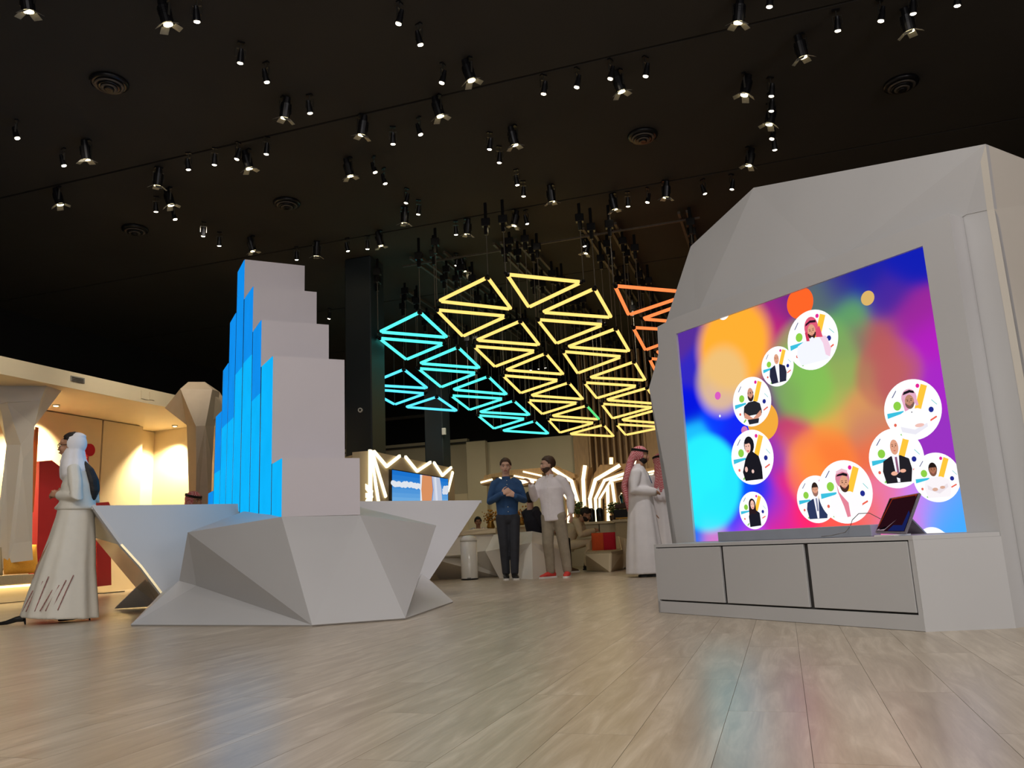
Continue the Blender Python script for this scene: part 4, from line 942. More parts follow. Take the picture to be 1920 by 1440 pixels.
# grey box lying in front of the picture, cable, tilted touch display
bx0 = SPl(-4.42).p(1366, 1003).dot(SA); bx1 = SPl(-4.3).p(1632, 1000).dot(SA)
bm = bmesh.new(); quadprism(bm, [FRm.w(bx0, zc+.001, .05), FRm.w(bx1, zc+.001, .05), FRm.w(bx1, zc+.07, .05), FRm.w(bx0, zc+.07, .05)], SN*.09); bevel(bm, .003, 1)
tag(obj('sound_bar', bm, MT['plinth']), 'long flat grey box lying on the cabinet in front of the screen', 'speaker')
mid = SPl(-4.25)
d0 = mid.p(1641, 999); d1 = mid.p(1701, 999); 
tt = thing('tilted_display', 'dark glossy touch display tilted back on a stand at the cabinet end', 'monitor', Vector((d0.x, d0.y, zc)))
bl_ = SPl(-4.20).p(1641, 998); br_ = SPl(-4.16).p(1697, 999); tr_ = SPl(-4.30).p(1724, 924); tl_ = SPl(-4.36).p(1668, 934)
for q in (bl_, br_): q.z = max(q.z, zc+.012)
nrm = newell([bl_, br_, tr_, tl_]); nrm = nrm if nrm.dot(CAMP-bl_) > 0 else -nrm
panel('casing', [bl_, br_, tr_, tl_], MT['alu'], tt, off=-nrm*.014)
cgl = (bl_+br_+tr_+tl_)/4
def inn(p, f=.94): return cgl + (p-cgl)*f + nrm*.0012
panel('glass', [inn(bl_), inn(br_), inn(tr_), inn(tl_)], MT['screen_black'], tt, .001)
def dq(x, y, o=.0022): return inn(bl_ + (br_-bl_)*x + (tl_-bl_ + (tr_-br_-tl_+bl_)*x)*y, .93) + nrm*o
vcol_mesh('display_picture', [([dq(0, 0), dq(1, 0), dq(1, 1), dq(0, 1)], rgb(40, 14, 22)), ([dq(0, .12, .0026), dq(.5, .42, .0026), dq(.95, .78, .0026), dq(1, 1, .0026), dq(.1, 1, .0026)], rgb(150, 48, 20)), ([dq(0, .0, .003), dq(.28, .0, .003), dq(.9, .62, .003), dq(.8, .62, .003), dq(.35, .3, .003)], rgb(150, 130, 140)),
  ([dq(.42, .0, .0034), dq(1, 0, .0034), dq(1, .45, .0034), dq(.92, .55, .0034), dq(.7, .35, .0034)], rgb(24, 34, 92)), ([dq(.1, .02, .0036), dq(.3, .05, .0036), dq(.6, .33, .0036), dq(.2, .16, .0036)], rgb(14, 10, 14))], MT['pic2'], tt)
sb_ = (bl_+br_)/2 - nrm*.02
bm = bmesh.new(); q1 = cgl - nrm*.016; q2 = Vector((q1.x, q1.y, 0)) - Vector((nrm.x, nrm.y, 0))*.12 + ZV*(zc+.006)
quadprism(bm, [q1+SA*.05, q1-SA*.05, q2-SA*.06, q2+SA*.06], -Vector((nrm.x, nrm.y, 0)).normalized()*.012); obj('stand', bm, MT['alu'], tt)
bm = bmesh.new(); bbox(bm, sb_.x, sb_.y, zc+.005, .16, .12, .008, -AZ); obj('base_plate', bm, MT['binwhite'], tt)
def curve_tube(name, pts, r, m, parent=None):
    cu = bpy.data.curves.new(name, 'CURVE'); cu.dimensions = '3D'; cu.bevel_depth = r; cu.bevel_resolution = 2
    s = cu.splines.new('NURBS'); s.points.add(len(pts)-1)
    for p, q in zip(s.points, pts): p.co = (*q, 1)
    s.use_endpoint_u = True; s.order_u = 3; cu.materials.append(m)
    o = bpy.data.objects.new(name, cu); COL.objects.link(o)
    if parent is not None: o.parent = parent; o.matrix_parent_inverse = full_world(parent).inverted()
    return o
cpx = [(1655, 975, 0), (1630, 962, .02), (1610, 963, .05), (1598, 975, .08), (1595, 985, .08), (1585, 998, .12), (1560, 1004, .16), (1540, 1006, .18)]
cabp = []
for u, v, w_ in cpx:
    p = SPl(-4.40+w_).p(u, v); p.z = max(p.z, zc+.003); cabp.append(p)
bm = bmesh.new(); poly_tube(bm, cabp, .0022, 6)
tag(obj('power_cable', bm, MT['cable'], None, True), 'thin pale cable looping from the tilted display over the grey box', 'cable')

# ------------------------------------------------------------------ kinetic light triangles
exec_tri = '''
y u 1 0 705,415 418,555 843,602
y u 1 1 890,662 630,775 1000,803
y u 1 2 1032,845 797,942 1135,967
y u 1 3 1162,1010 938,1085 1245,1107
g u 1 4 1262,1140 1057,1200 1335,1220
y u 1 5 1357,1248 1158,1302 1417,1315
y d 1 0 408,600 818,637 562,755
y d 1 1 618,805 983,833 742,925
y d 1 2 782,970 1112,997 887,1073
y d 1 3 922,1110 1218,1125 1008,1190
y d 1 4 1037,1217 1310,1237 1108,1295
y d 2 0 803,400 1243,445 932,592
y u 2 0 1308,478 1000,618 1405,648
y d 2 1 977,655 1365,685 1087,795
y u 2 1 1428,705 1143,812 1505,838
y d 2 2 1120,835 1468,865 1207,962
y u 2 2 1530,892 1268,985 1595,1000
y d 2 3 1240,1010 1553,1030 1315,1102
y u 2 3 1603,1040 1362,1110 1665,1133
y d 2 4 1338,1130 1640,1150 1403,1215
y u 2 4 1668,1160 1448,1223 1725,1245
y d 2 5 1422,1245 1700,1262 1477,1308
c u 0 0 323,612 87,728 483,760
c d 0 0 85,760 468,792 245,885
c u 0 1 538,810 313,905 665,932
c d 0 1 305,930 650,957 440,1040
c u 0 2 708,975 500,1052 817,1080
c d 0 2 490,1083 800,1102 600,1167
c u 0 3 852,1112 650,1178 945,1195
c d 0 3 642,1195 922,1215 737,1272
c u 0 4 970,1227 780,1283 1050,1300
b u 3 0 233,935 15,1025 370,1045
b d 3 0 12,1045 360,1073 180,1137
b u 3 1 418,1090 235,1150 537,1172
o d 4 0 1412,465 1880,505 1493,635
o u 4 0 1885,540 1562,655 1985,690
o d 4 1 1515,700 1890,722 1587,832
o u 4 1 1905,745 1640,845 1990,870
o d 4 2 1607,875 1945,900 1672,1005
'''
TCOL = {'y': ('e_y', 'yellow'), 'c': ('e_c', 'turquoise'), 'b': ('e_b', 'sky blue'), 'o': ('e_o', 'orange'), 'g': ('e_y', 'yellow')}
def on_tri(u, v):
    r = ray(u, v); t = (6.18 - H)/(r.z + .05*r.x + .13*r.y); return CAMP + r*t
TGRP = {'y': 'yellow light triangles', 'g': 'yellow light triangles', 'c': 'turquoise light triangles', 'b': 'sky blue light triangles', 'o': 'orange light triangles'}
lt_names = {}
RAIL_P = [-7.3, -7.05, -6.12, -5.94, -5.60, -5.43, -4.45, -4.31, -4.04, -3.88, -2.78, -2.64, -2.34, -2.21, -1.12, -.98]
for ln in exec_tri.strip().split('\n'):
    c, k, col, row, *pp = ln.split()
    P = [on_tri(680 + float(a.split(',')[0])/3, 380 + float(a.split(',')[1])/3) for a in pp]
    cen = sum(P, Vector())/3
    base, cname = TCOL[c]
    rowt = {'0': 'in its row', '1': 'in the left yellow row', '2': 'in the right yellow row', '3': 'in its corner', '4': 'in its row'}[col]
    orient = 'pointing up' if k == 'u' else 'pointing down'
    lab = f'{cname} light-tube triangle {orient}, {ORD[int(row)]} from the near end {rowt}'
    if c == 'g': lab = 'yellow light-tube triangle with one green side, near the far end of its row'
    t_ = thing('light_triangle', lab, 'ceiling light', cen, group=TGRP[c])
    segs = [(0, 1), (1, 2), (2, 0)]
    for si, (i, j) in enumerate(segs):
        d = P[j]-P[i]; Lg = d.length; d.normalize(); ins = .045
        inw = (cen - (P[i]+P[j])/2).normalized()*.015
        a = P[i]+d*ins+inw; b = P[j]-d*ins+inw
        bm = bmesh.new(); tube(bm, a+d*.02, b-d*.02, .029, 10)
        mt = 'e_g' if (c == 'g' and si == 2) else base
        tb = obj('light_tube', bm, MT[mt], t_, True)
        if mt == 'e_g': tb['label'] = 'green tube'
        for e0, e1 in ((a-d*.012, a+d*.022), (b-d*.022, b+d*.012)): bm = bmesh.new(); tube(bm, e0, e1, .031, 8); obj('tube_cap', bm, MT['housing'], tb)
    for i in range(3):
        q = P[i] + ZV*.01; top = 5.34 + .04*((i*7 + int(row)*3) % 5)
        bm = bmesh.new(); tube(bm, q+ZV*.02, Vector((q.x, q.y, top)), .007, 5); obj('cable', bm, MT['cable'], t_)
        bm = bmesh.new(); ball(bm, q, .03, 8, 6); obj('joint', bm, MT['housing'], t_)
        bm = bmesh.new(); bbox(bm, q.x, q.y, top+.07, .06, .06, .15, -PH); bbox(bm, q.x, q.y, top+.2, .14, .1, .13, -PH+.2); bbox(bm, q.x, q.y, (top+.26+CEIL-.12)/2, .05, .03, CEIL-.12-top-.26, -PH); bevel(bm, .008, 1)
        obj('hoist', bm, MT['housing'], t_)
    if c in 'ycb' :
        pass
# ceiling rails
for i, p in enumerate(RAIL_P):
    q0 = {0: 13.2, 1: 13.0}.get(i, 11.9*1.09 if i < 14 else 12.6)
    q0 = [15.0, 14.6][i] if i < 2 else 13.0 - .0*i
    bm = bmesh.new(); a = pq(p, q0, CEIL-.09); b = pq(p, 20.8, CEIL-.09)
    bbox(bm, (a.x+b.x)/2, (a.y+b.y)/2, CEIL-.09, .045, (b-a).length, .05, -PH); rl = obj('ceiling_rail', bm, MT['rail'])
    tag(rl, f'grey ceiling rail carrying the light-triangle hoists, {ORD[i]} counting away from the screen wall' if False else f'grey ceiling rail for the hoists, {ORD[len(RAIL_P)-1-i]} one counted from the screen wall side', 'ceiling rail', 'ceiling rails of the light triangles')
    for q in (q0+.5, q0+3.5, q0+6.5):
        if q > 20.6: continue
        c = pq(p, q, CEIL-.035); bm = bmesh.new(); bbox(bm, c.x, c.y, c.z, .03, .03, .068); obj('hanger', bm, MT['rail'], rl)
cr_q = 13.25
bm = bmesh.new(); a = pq(-6.4, cr_q, CEIL-.14); b = pq(-.8, cr_q, CEIL-.14); bbox(bm, (a.x+b.x)/2, (a.y+b.y)/2, CEIL-.14, (b-a).length, .03, .03, -PH)
tag(obj('ceiling_crossbar', bm, MT['rail']), 'thin grey crossbar linking the near ends of the ceiling rails', 'ceiling rail')

# ------------------------------------------------------------------ round air diffusers
for (u, v), lab in (((205, 158), 'upper left, nearest'), ((538, 383), 'between the spot clusters above the tower'), ((1205, 257), 'in the middle of the ceiling right of the spot row'), ((1690, 160), 'above the screen wall'), ((253, 432), 'far left, smallest')):
    c = at_z(u, v, CEIL-.04); t_ = thing('air_diffuser', f'round black ceiling air diffuser {lab}', 'ceiling vent', (c.x, c.y, CEIL))
    cz = Vector((c.x, c.y, CEIL))
    bm = bmesh.new(); lathe(bm, [(.2, 0), (.21, -.02), (.2, -.045), (.17, -.05)], cz, 28); obj('ring', bm, MT['housing'], t_, True)
    for k, r in enumerate((.15, .115, .08, .045)):
        z = -.055 - .014*k; bm = bmesh.new(); 
        rings = []
        lathe(bm, [(r, z), (r+.012, z-.004), (r+.008, z-.02), (r-.018, z-.012)], cz, 24); obj('cone_ring', bm, MT['housing'] if k % 2 else MT['rail'], t_, True)

# ------------------------------------------------------------------ ceiling spotlights
SPOTS = '''B,50,20 B,310,45 S,368,40 S,451,118 S,498,154 B,535,221 S,580,212 S,29,260 S,117,311 B,160,299 B,109,384 S,352,318 S,402,309 S,446,299 B,464,316 S,500,289 B,296,348 B,317,385 S,292,397 S,326,412 S,381,443 S,411,461 B,472,471 S,750,45 S,786,84 S,831,156 B,880,151 S,1021,176 S,1084,164 S,1147,148 B,1162,172 S,1213,143 B,680,253 S,737,270 S,786,253 B,822,218 S,919,280 B,963,272 S,937,305 B,654,330 S,701,324 S,720,345 S,763,381 S,785,402 B,759,418 S,969,347 S,982,368 B,1034,378 S,651,471 S,689,467 B,712,461 S,855,440 B,877,439 B,966,423 S,987,420 B,1151,393 S,1178,387 S,1216,380 B,1250,370 S,1095,462 B,1100,475 B,1387,41 S,1445,12 S,1572,57 S,1655,39 S,1714,25 B,1705,58 S,1797,10 B,1504,107 B,1400,178 S,1448,180 S,1448,208 B,1446,233 S,1450,261 S,1453,281 B,1407,310 S,1320,364 S,1374,355 S,556,487 B,594,480 S,856,498 B,869,509 S,618,598 S,996,694 S,1010,692 S,1022,690'''
def spot_proto(kind):
    parts = []
    def mk(name, f, m, smooth=False):
        bm = bmesh.new(); f(bm); bmesh.ops.recalc_face_normals(bm, faces=bm.faces); me = bpy.data.meshes.new(name); bm.to_mesh(me); bm.free(); me.materials.append(MT[m])
        if smooth:
            for p in me.polygons: p.use_smooth = True
        parts.append((name, me))
    tl = Matrix.Translation((0, 0, -.24)) @ Matrix.Rotation(radians(18), 4, 'X')
    if kind == 'S':
        mk('base', lambda bm: bbox(bm, 0, 0, -.012, .1, .05, .024), 'housing')
        def yoke(bm):
            tube(bm, (0, 0, -.02), (0, 0, -.1), .008, 6)
            bbox(bm, 0, 0, -.105, .13, .02, .008); bbox(bm, .063, 0, -.17, .006, .022, .14); bbox(bm, -.063, 0, -.17, .006, .022, .14)
        mk('yoke', yoke, 'steel')
        def body(bm):
            bmesh.ops.create_cone(bm, cap_ends=True, segments=14, radius1=.05, radius2=.036, depth=.15, matrix=tl @ Matrix.Translation((0, 0, 0)))
            bmesh.ops.create_cone(bm, cap_ends=True, segments=14, radius1=.03, radius2=.03, depth=.05, matrix=tl @ Matrix.Translation((0, 0, .09)))
            bmesh.ops.create_cone(bm, cap_ends=False, segments=14, radius1=.056, radius2=.056, depth=.02, matrix=tl @ Matrix.Translation((0, 0, -.07)))
        mk('housing', body, 'housing')
        mk('lens', lambda bm: ball(bm, (0, 0, -.084), (.04, .04, .016), 12, 6, tl), 'e_lens', True)
    else:
        mk('base', lambda bm: bbox(bm, 0, 0, -.015, .14, .06, .03), 'housing')
        def yoke(bm):
            tube(bm, (0, 0, -.02), (0, 0, -.1), .01, 6)
            bbox(bm, 0, 0, -.105, .19, .025, .008); bbox(bm, .093, 0, -.19, .006, .028, .18); bbox(bm, -.093, 0, -.19, .006, .028, .18)
        mk('yoke', yoke, 'steel')
        def body(bm):
            bmesh.ops.create_cone(bm, cap_ends=True, segments=16, radius1=.08, radius2=.08, depth=.22, matrix=tl)
            bmesh.ops.create_cone(bm, cap_ends=True, segments=16, radius1=.06, radius2=.05, depth=.1, matrix=tl @ Matrix.Translation((0, 0, .16)))
            for z in (.02, .05, .08): bmesh.ops.create_cone(bm, cap_ends=False, segments=16, radius1=.088, radius2=.088, depth=.01, matrix=tl @ Matrix.Translation((0, 0, z)))
        mk('housing', body, 'housing')
        mk('lens', lambda bm: bmesh.ops.create_cone(bm, cap_ends=True, segments=18, radius1=.056, radius2=.056, depth=.012, matrix=tl @ Matrix.Translation((0, 0, -.117))), 'e_lens2')
        def flaps(ang):
            def f(bm):
                mm = tl @ Matrix.Rotation(ang, 4, 'Z') @ Matrix.Translation((.075, 0, -.115)) @ Matrix.Rotation(radians(-58), 4, 'Y')
                bbox(bm, 0, 0, -.05, .004, .11, .1, 0, mm)
            return f
        for k in range(4): mk('flap', flaps(k*pi/2), 'foil')
    return parts
PROTO = {'S': spot_proto('S'), 'B': spot_proto('B')}
spl = []
for ln in SPOTS.split():
    k, u, v = ln.split(','); u = float(u); v = float(v)
    zl_ = CEIL - (.25 if k == 'S' else .28)
    p = at_z(u, v, zl_); spl.append((k, u, v, p))
bays = {}
for s in spl:
    q = s[3].dot(E2); b = int((q - (8.3-3.6*3))//3.6); bays.setdefault((b, s[0]), []).append(s)
rs = random.Random(11)
nb = sorted({b for b, _ in bays}); bn = {b: i for i, b in enumerate(nb)}
BAYN = ['nearest', 'second', 'third', 'fourth', 'fifth', 'sixth', 'seventh']
nlight = 0
for (b, kd), lst in sorted(bays.items()):
    lst.sort(key=lambda s: s[1])
    for i, (k, u, v, p) in enumerate(lst):
        kind_t = 'small round-lens ceiling spotlight' if k == 'S' else 'barn-door ceiling spotlight'
        lab = f'black {kind_t}, {ORD[min(i, len(ORD)-1)]} from the left in the {BAYN[bn[b]]} ceiling bay'
        t_ = thing('spotlight', lab, 'spotlight', (p.x, p.y + (.0), CEIL), rs.uniform(-1.2, 1.2), 'barn-door ceiling spotlights' if k == 'B' else 'small ceiling spotlights', .76 if k == 'S' else .78)
        for nm, me_ in PROTO[k]:
            c = bpy.data.objects.new(nm, me_); COL.objects.link(c); c.parent = t_
        nlight += 1
        pw_ = SPOT_POWER * (1.3 if k == 'B' else .8)
        tgt = Vector((p.x, p.y, 0)) + Vector((rs.uniform(-1.5, 1.5), rs.uniform(-3.2, .6), 0))
        spot_light('spot_lamp', p - ZV*.09, tgt, pw_, (1, .88, .74) if k == 'B' else (1, .95, .93), 70, .9, .06)

# ------------------------------------------------------------------ people
def V3(*a): return Vector(a)
def loft(bm, pts, rad, n=14, side=(1, 0, 0), fold=0, nf=9, cap=True, ph=0, ck=1):
    """closed tapering tube through pts; rad = (across, through) per point"""
    pts = [Vector(p) for p in pts]; rings = []
    rad = [(r, r) if isinstance(r, (int, float)) else r for r in rad]
    if cap:
        for e in (0, -1):
            p = pts[e]; q = pts[1 if e == 0 else -2]; d = (p-q).normalized(); r = rad[e]; m = min(r)
            ex = [(p + d*m*.35*ck, (r[0]*.86, r[1]*.86)), (p + d*m*.6*ck, (r[0]*.5, r[1]*.5))]
            if e == 0: pts = [ex[1][0], ex[0][0]] + pts; rad = [ex[1][1], ex[0][1]] + rad
            else: pts = pts + [ex[0][0], ex[1][0]]; rad = rad + [ex[0][1], ex[1][1]]
    sref = Vector(side)
    for i, p in enumerate(pts):
        a = pts[max(0, i-1)]; b = pts[min(len(pts)-1, i+1)]; t = (b-a).normalized()
        s = sref - t*sref.dot(t)
        if i == 0 and s.length < .35: sref = Vector((0, 0, 1)) if abs(t.z) < .7 else Vector((0, 1, 0)); s = sref - t*sref.dot(t)
        s.normalize(); sref = s.copy(); v = t.cross(s)
        fr = fold[i] if isinstance(fold, (list, tuple)) and i < len(fold) else (fold if not isinstance(fold, (list, tuple)) else fold[-1])
        ring = []
        for k in range(n):
            an = 2*pi*k/n; f = 1 + fr*(sin(nf*an + ph) * .6 + .4*sin((nf+4)*an + 1.3 + ph))
            ring.append(bm.verts.new(p + s*rad[i][0]*f*cos(an) + v*rad[i][1]*f*sin(an)))
        rings.append(ring)
    for A_, B_ in zip(rings, rings[1:]):
        for k in range(n): bm.faces.new((A_[k], A_[(k+1) % n], B_[(k+1) % n], B_[k]))
    bm.faces.new(rings[0][::-1]); bm.faces.new(rings[-1])
def body_part(name, bm, m, parent, vox=.011, sm=3):
    o = obj(name, bm, MT[m], parent, True, local=True)
    r = o.modifiers.new('union', 'REMESH'); r.mode = 'VOXEL'; r.voxel_size = vox; r.use_smooth_shade = True
    s = o.modifiers.new('soften', 'SMOOTH'); s.iterations = sm; s.factor = .5
    return o
def hand(bm, wrist, d, up, curl=.5, s=1, left=1, spread=.12):
    """palm and five fingers; d = direction the fingers point, up = back of the hand"""
    d = Vector(d).normalized(); up = Vector(up); up = (up - d*up.dot(d)).normalized(); sd = d.cross(up)*left
    w = Vector(wrist)
    loft(bm, [w, w+d*.035*s, w+d*.085*s], [(.022*s, .017*s), (.038*s, .016*s), (.040*s, .014*s)], 10, sd)
    for k, L_ in enumerate((.068, .078, .072, .056)):
        o = (k-1.5)*.021*s
        b = w + d*.08*s + sd*o; dd = (d + sd*(k-1.5)*spread).normalized()
        pts = [b - dd*.02*s, b]; a = 0
        for j in range(3):
            a += curl*(.55 + .2*j); seg = L_*s/3*(1.15-.12*j)
            pts.append(pts[-1] + (dd*cos(a) - up*sin(a))*seg)
        loft(bm, pts, [.0095*s, .0095*s, .009*s, .0085*s, .0075*s], 8, sd)
    b = w + d*.02*s - sd*.028*s
    loft(bm, [b, b + (d*.6 - sd*.7 - up*.2)*.038*s, b + (d*.9 - sd*.75 - up*.45)*.062*s, b + (d*1.2 - sd*.7 - up*.7)*.078*s], [.014*s, .0115*s, .0105*s, .009*s], 8, up)
def head_mesh(bm, HM):
    def b(c, r): ball(bm, c, r, 18, 12, HM)
    b((0, .012, .028), (.074, .094, .092)); b((0, -.022, -.03), (.062, .072, .08)); b((0, -.048, -.078), (.036, .034, .03)); b((0, -.064, .045), (.058, .028, .03))
    b((0, -.096, -.012), (.0115, .018, .024)); b((0, -.108, -.026), (.015, .014, .011)); b((0, -.088, -.058), (.026, .014, .014))
    for s in (-1, 1): b((s*.076, .008, -.008), (.009, .02, .032)); b((s*.042, -.07, -.022), (.022, .02, .024)); b((s*.03, -.084, .028), (.02, .01, .008))
def face_parts(root, HM, hair='hair', lips='lip', glasses=False):
    for s in (-1, 1):
        bm = bmesh.new(); ball(bm, (s*.03, -.081, .006), (.0125, .008, .006), 10, 8, HM); e = obj('eye', bm, MT['eye'], root, True, True)
        bm = bmesh.new(); ball(bm, (s*.03, -.0875, .006), (.0055, .003, .0055), 8, 6, HM); obj('iris', bm, MT['iris'], e, True, True)
        bm = bmesh.new(); loft(bm, [HM @ V3(s*.014, -.095, .026), HM @ V3(s*.032, -.096, .032), HM @ V3(s*.05, -.086, .027)], [.0035, .0045, .003], 6); obj('eyebrow', bm, MT[hair], root, True, True)
    bm = bmesh.new(); loft(bm, [HM @ V3(-.022, -.094, -.058), HM @ V3(0, -.103, -.0565), HM @ V3(.022, -.094, -.058)], [(.004, .006), (.006, .009), (.004, .006)], 8); obj('mouth', bm, MT[lips], root, True, True)
def hair_cap(root, HM, m='hair', bulk=1.0, low=-.05, front=.075, name='hair'):
    bm = bmesh.new(); vs_ = ball(bm, (0, .018, .035), (.085*bulk, .104*bulk, .102*bulk), 28, 20)
    for v in vs_:
        x, y, z = v.co
        face = y < -.02 and z < front - max(0, abs(x)-.05)*1.2
        if face or z < low + (.05 if y < .02 else 0): v.co = Vector((x*.72, (y-.018)*.72+.018, z if z > -.06 else -.03 + (z+.03)*.4))
        else: v.co += v.co.normalized()*.006*noise.noise(v.co*40)
    bmesh.ops.transform(bm, matrix=HM, verts=bm.verts[:]); return obj(name, bm, MT[m], root, True, True)
def beard(root, HM, m='hair', full=True):
    bm = bmesh.new(); vs_ = ball(bm, (0, -.024, -.046), (.0635, .0745, .0745), 26, 18)
    for v in vs_:
        x, y, z = v.co
        top = -.03 if abs(x) > .048 else (-.042 if abs(x) > .028 or not full else -.036)
        if z > top or y > .02 or (abs(x) < .024 and -.066 < z < -.05): v.co = Vector((x*.7, (y+.026)*.7-.026, z if z < 0 else z*.5))
    bmesh.ops.transform(bm, matrix=HM, verts=bm.verts[:]); return obj('beard', bm, MT[m], root, True, True)
def HMx(c, yaw=0, pitch=0, roll=0): return Matrix.Translation(c) @ Matrix.Rotation(yaw, 4, 'Z') @ Matrix.Rotation(pitch, 4, 'X') @ Matrix.Rotation(roll, 4, 'Y')
def shoe(root, ank, yaw, m, sole='sole', L=.27, name='shoe'):
    mm = Matrix.Translation((ank[0], ank[1], ank[2])) @ Matrix.Rotation(yaw, 4, 'Z')
    bm = bmesh.new()
    pts = [mm @ V3(0, .065, .045), mm @ V3(0, .02, .062), mm @ V3(0, -.06, .052), mm @ V3(0, -.13, .038), mm @ V3(0, -.185, .03)]
    loft(bm, pts, [(.034, .04), (.04, .052), (.046, .04), (.046, .028), (.03, .02)], 14)
    loft(bm, [mm @ V3(0, .03, .05), mm @ V3(0, .03, .115)], [.042, .046], 12)
    s = body_part(name, bm, m, root, .008, 2)
    bm = bmesh.new(); vs1 = []
    prof = [(0, .098), (.03, .09), (.042, .05), (.038, -.02), (.05, -.1), (.048, -.16), (.03, -.205), (0, -.218)]
    pr = prof + [(-x, y) for x, y in prof[-2:0:-1]]
    a = [bm.verts.new(mm @ V3(x, y, .0)) for x, y in pr]; b = [bm.verts.new(mm @ V3(x, y, .026)) for x, y in pr]; n = len(pr)
    bm.faces.new(a); bm.faces.new(b[::-1])
    for i in range(n): bm.faces.new((a[i], a[(i+1) % n], b[(i+1) % n], b[i]))
    obj('sole', bm, MT[sole], s, False, True)
    return s
def limb_body(bm, J, sk=1):
    """skin figure: torso, neck, arms, legs"""
    loft(bm, [J['pelvis'], J['waist'], J['chest'], J['neck0']], [(.13, .095), (.12, .085), (.145, .095), (.07, .06)], 16)
    loft(bm, [J['neck0'], J['head'] - V3(0, 0, .04)], [(.058, .058), (.052, .054)], 12)
    for s in 'LR':
        loft(bm, [J['sh'+s], J['el'+s], J['wr'+s]], [.045, .036, .024], 10)
        loft(bm, [J['hip'+s], J['kn'+s], J['an'+s]], [.075, .05, .034], 10)
def mid(a, b, t=.5): return Vector(a)*(1-t) + Vector(b)*t
def person(label, loc, rz, scale, J, skin='skin', name='person'):
    J = {k: Vector(v) for k, v in J.items()}
    root = thing(name, label, 'person', loc, rz, None, scale)
    return root, J
def trousers(root, J, m, r=(.1, .07, .062), waist=.14, name='trousers', belt=None):
    bm = bmesh.new()
    loft(bm, [J['pelvis'] + V3(0, 0, .07), J['pelvis'], J['pelvis'] - V3(0, 0, .07)], [(waist, .1), (waist+.02, .115), (waist+.015, .11)], 16)
    for s in 'LR':
        k = J['kn'+s]; a = J['an'+s]; h = J['hip'+s]
        loft(bm, [h, mid(h, k, .5), k, mid(k, a, .5) + V3(0, .012, 0), a + V3(0, 0, .01)], [r[0], r[0]*.86, r[1], r[1]*.92, r[2]], 14, fold=[0, .02, .05, .05, .08], nf=5)
    return body_part(name, bm, m, root, .011, 2)
def shirt(root, J, m, hem=.06, r=(.068, .056, .042), name='shirt', w=(.155, .16, .185), dp=(.115, .115, .12), cuff=1.0):
    bm = bmesh.new()
    loft(bm, [J['pelvis'] - V3(0, 0, hem), J['waist'], J['chest'], mid(J['chest'], J['neck0'], .55), J['neck0']], [(w[0], dp[0]), (w[1], dp[1]), (w[2], dp[2]), (w[2]*.78, .09), (.068, .066)], 20, fold=[.03, .02, .01, 0, 0, 0, 0], ck=.15)
    for s in 'LR':
        a, b, c = J['sh'+s], J['el'+s], mid(J['el'+s], J['wr'+s], cuff)
        loft(bm, [a + (V3(0, 0, a.z+.1) - a)*.42, a, mid(a, b), b, mid(b, c), c], [r[0]*.85, r[0]*.95, r[0]*.95, r[1], r[1]*.98, r[2]], 12, fold=[0, 0, .03, .06, .06, .03, 0, 0], nf=4)
    return body_part(name, bm, m, root, .011, 2)
STD = dict(pelvis=(0, 0, .93), waist=(0, 0, 1.08), chest=(0, 0, 1.3), neck0=(0, .01, 1.47), head=(0, -.01, 1.645), shL=(.175, .01, 1.40), shR=(-.175, .01, 1.40),
           hipL=(.09, 0, .9), hipR=(-.09, 0, .9), knL=(.1, -.02, .5), knR=(-.1, -.02, .5), anL=(.1, .02, .09), anR=(-.1, .02, .09), elL=(.25, .03, 1.15), elR=(-.25, .03, 1.15), wrL=(.27, -.06, .9), wrR=(-.27, -.06, .9))

# 1 man in blue shirt
fl_ = Z0(957, 1087)
J = dict(STD); J.update(elR=(-.255, .0, 1.14), elL=(.255, .0, 1.14), wrR=(-.09, -.24, 1.235), wrL=(.1, -.24, 1.2), anR=(-.055, .04, .09), anL=(.06, -.06, .09), knR=(-.075, -.02, .5), knL=(.08, -.05, .5), hipL=(.085, 0, .9), hipR=(-.085, 0, .9), head=(-.0, -.015, 1.65))
root, J = person('standing man with brown hair, blue band-collar shirt and charcoal trousers, hands clasped', (fl_.x, fl_.y, 0), radians(6), 1.065, J)
HMm = HMx(J['head'], radians(-8), radians(4))
bm = bmesh.new(); limb_body(bm, J); head_mesh(bm, HMm)
hand(bm, J['wrR'], (.75, -.1, .45), (-.3, -.9, .3), .55, 1, 1, .1); hand(bm, J['wrL'], (-.75, -.15, .3), (.3, -.9, .3), .5, 1, -1, .1)
body_part('body', bm, 'skin', root, .0085, 2)
face_parts(root, HMm, 'hair_b'); hair_cap(root, HMm, 'hair_b', 1.05, -.03, .07)
trousers(root, J, 'dark_trouser', (.1, .072, .058))
s_ = shirt(root, J, 'blue_shirt', -.0, w=(.155, .165, .19))
bm = bmesh.new(); lathe(bm, [(.062, 1.455), (.066, 1.46), (.064, 1.505), (.058, 1.505)], (0, .005, 0), 24); obj('collar', bm, MT['blue_shirt'], s_, True, True)
for z in (1.44, 1.38, 1.3, 1.05, .98):
    bm = bmesh.new(); ball(bm, (0, -.095 - .03*(1.44-z)/.1 if z > 1.35 else -.122, z), .0065, 8, 6); obj('button', bm, MT['button'], s_, True, True)
for s, y in (('R', -.05), ('L', 0)): shoe(root, (J['an'+s].x, J['an'+s].y, 0), radians(-4 if s == 'R' else 4), 'shoe_black')

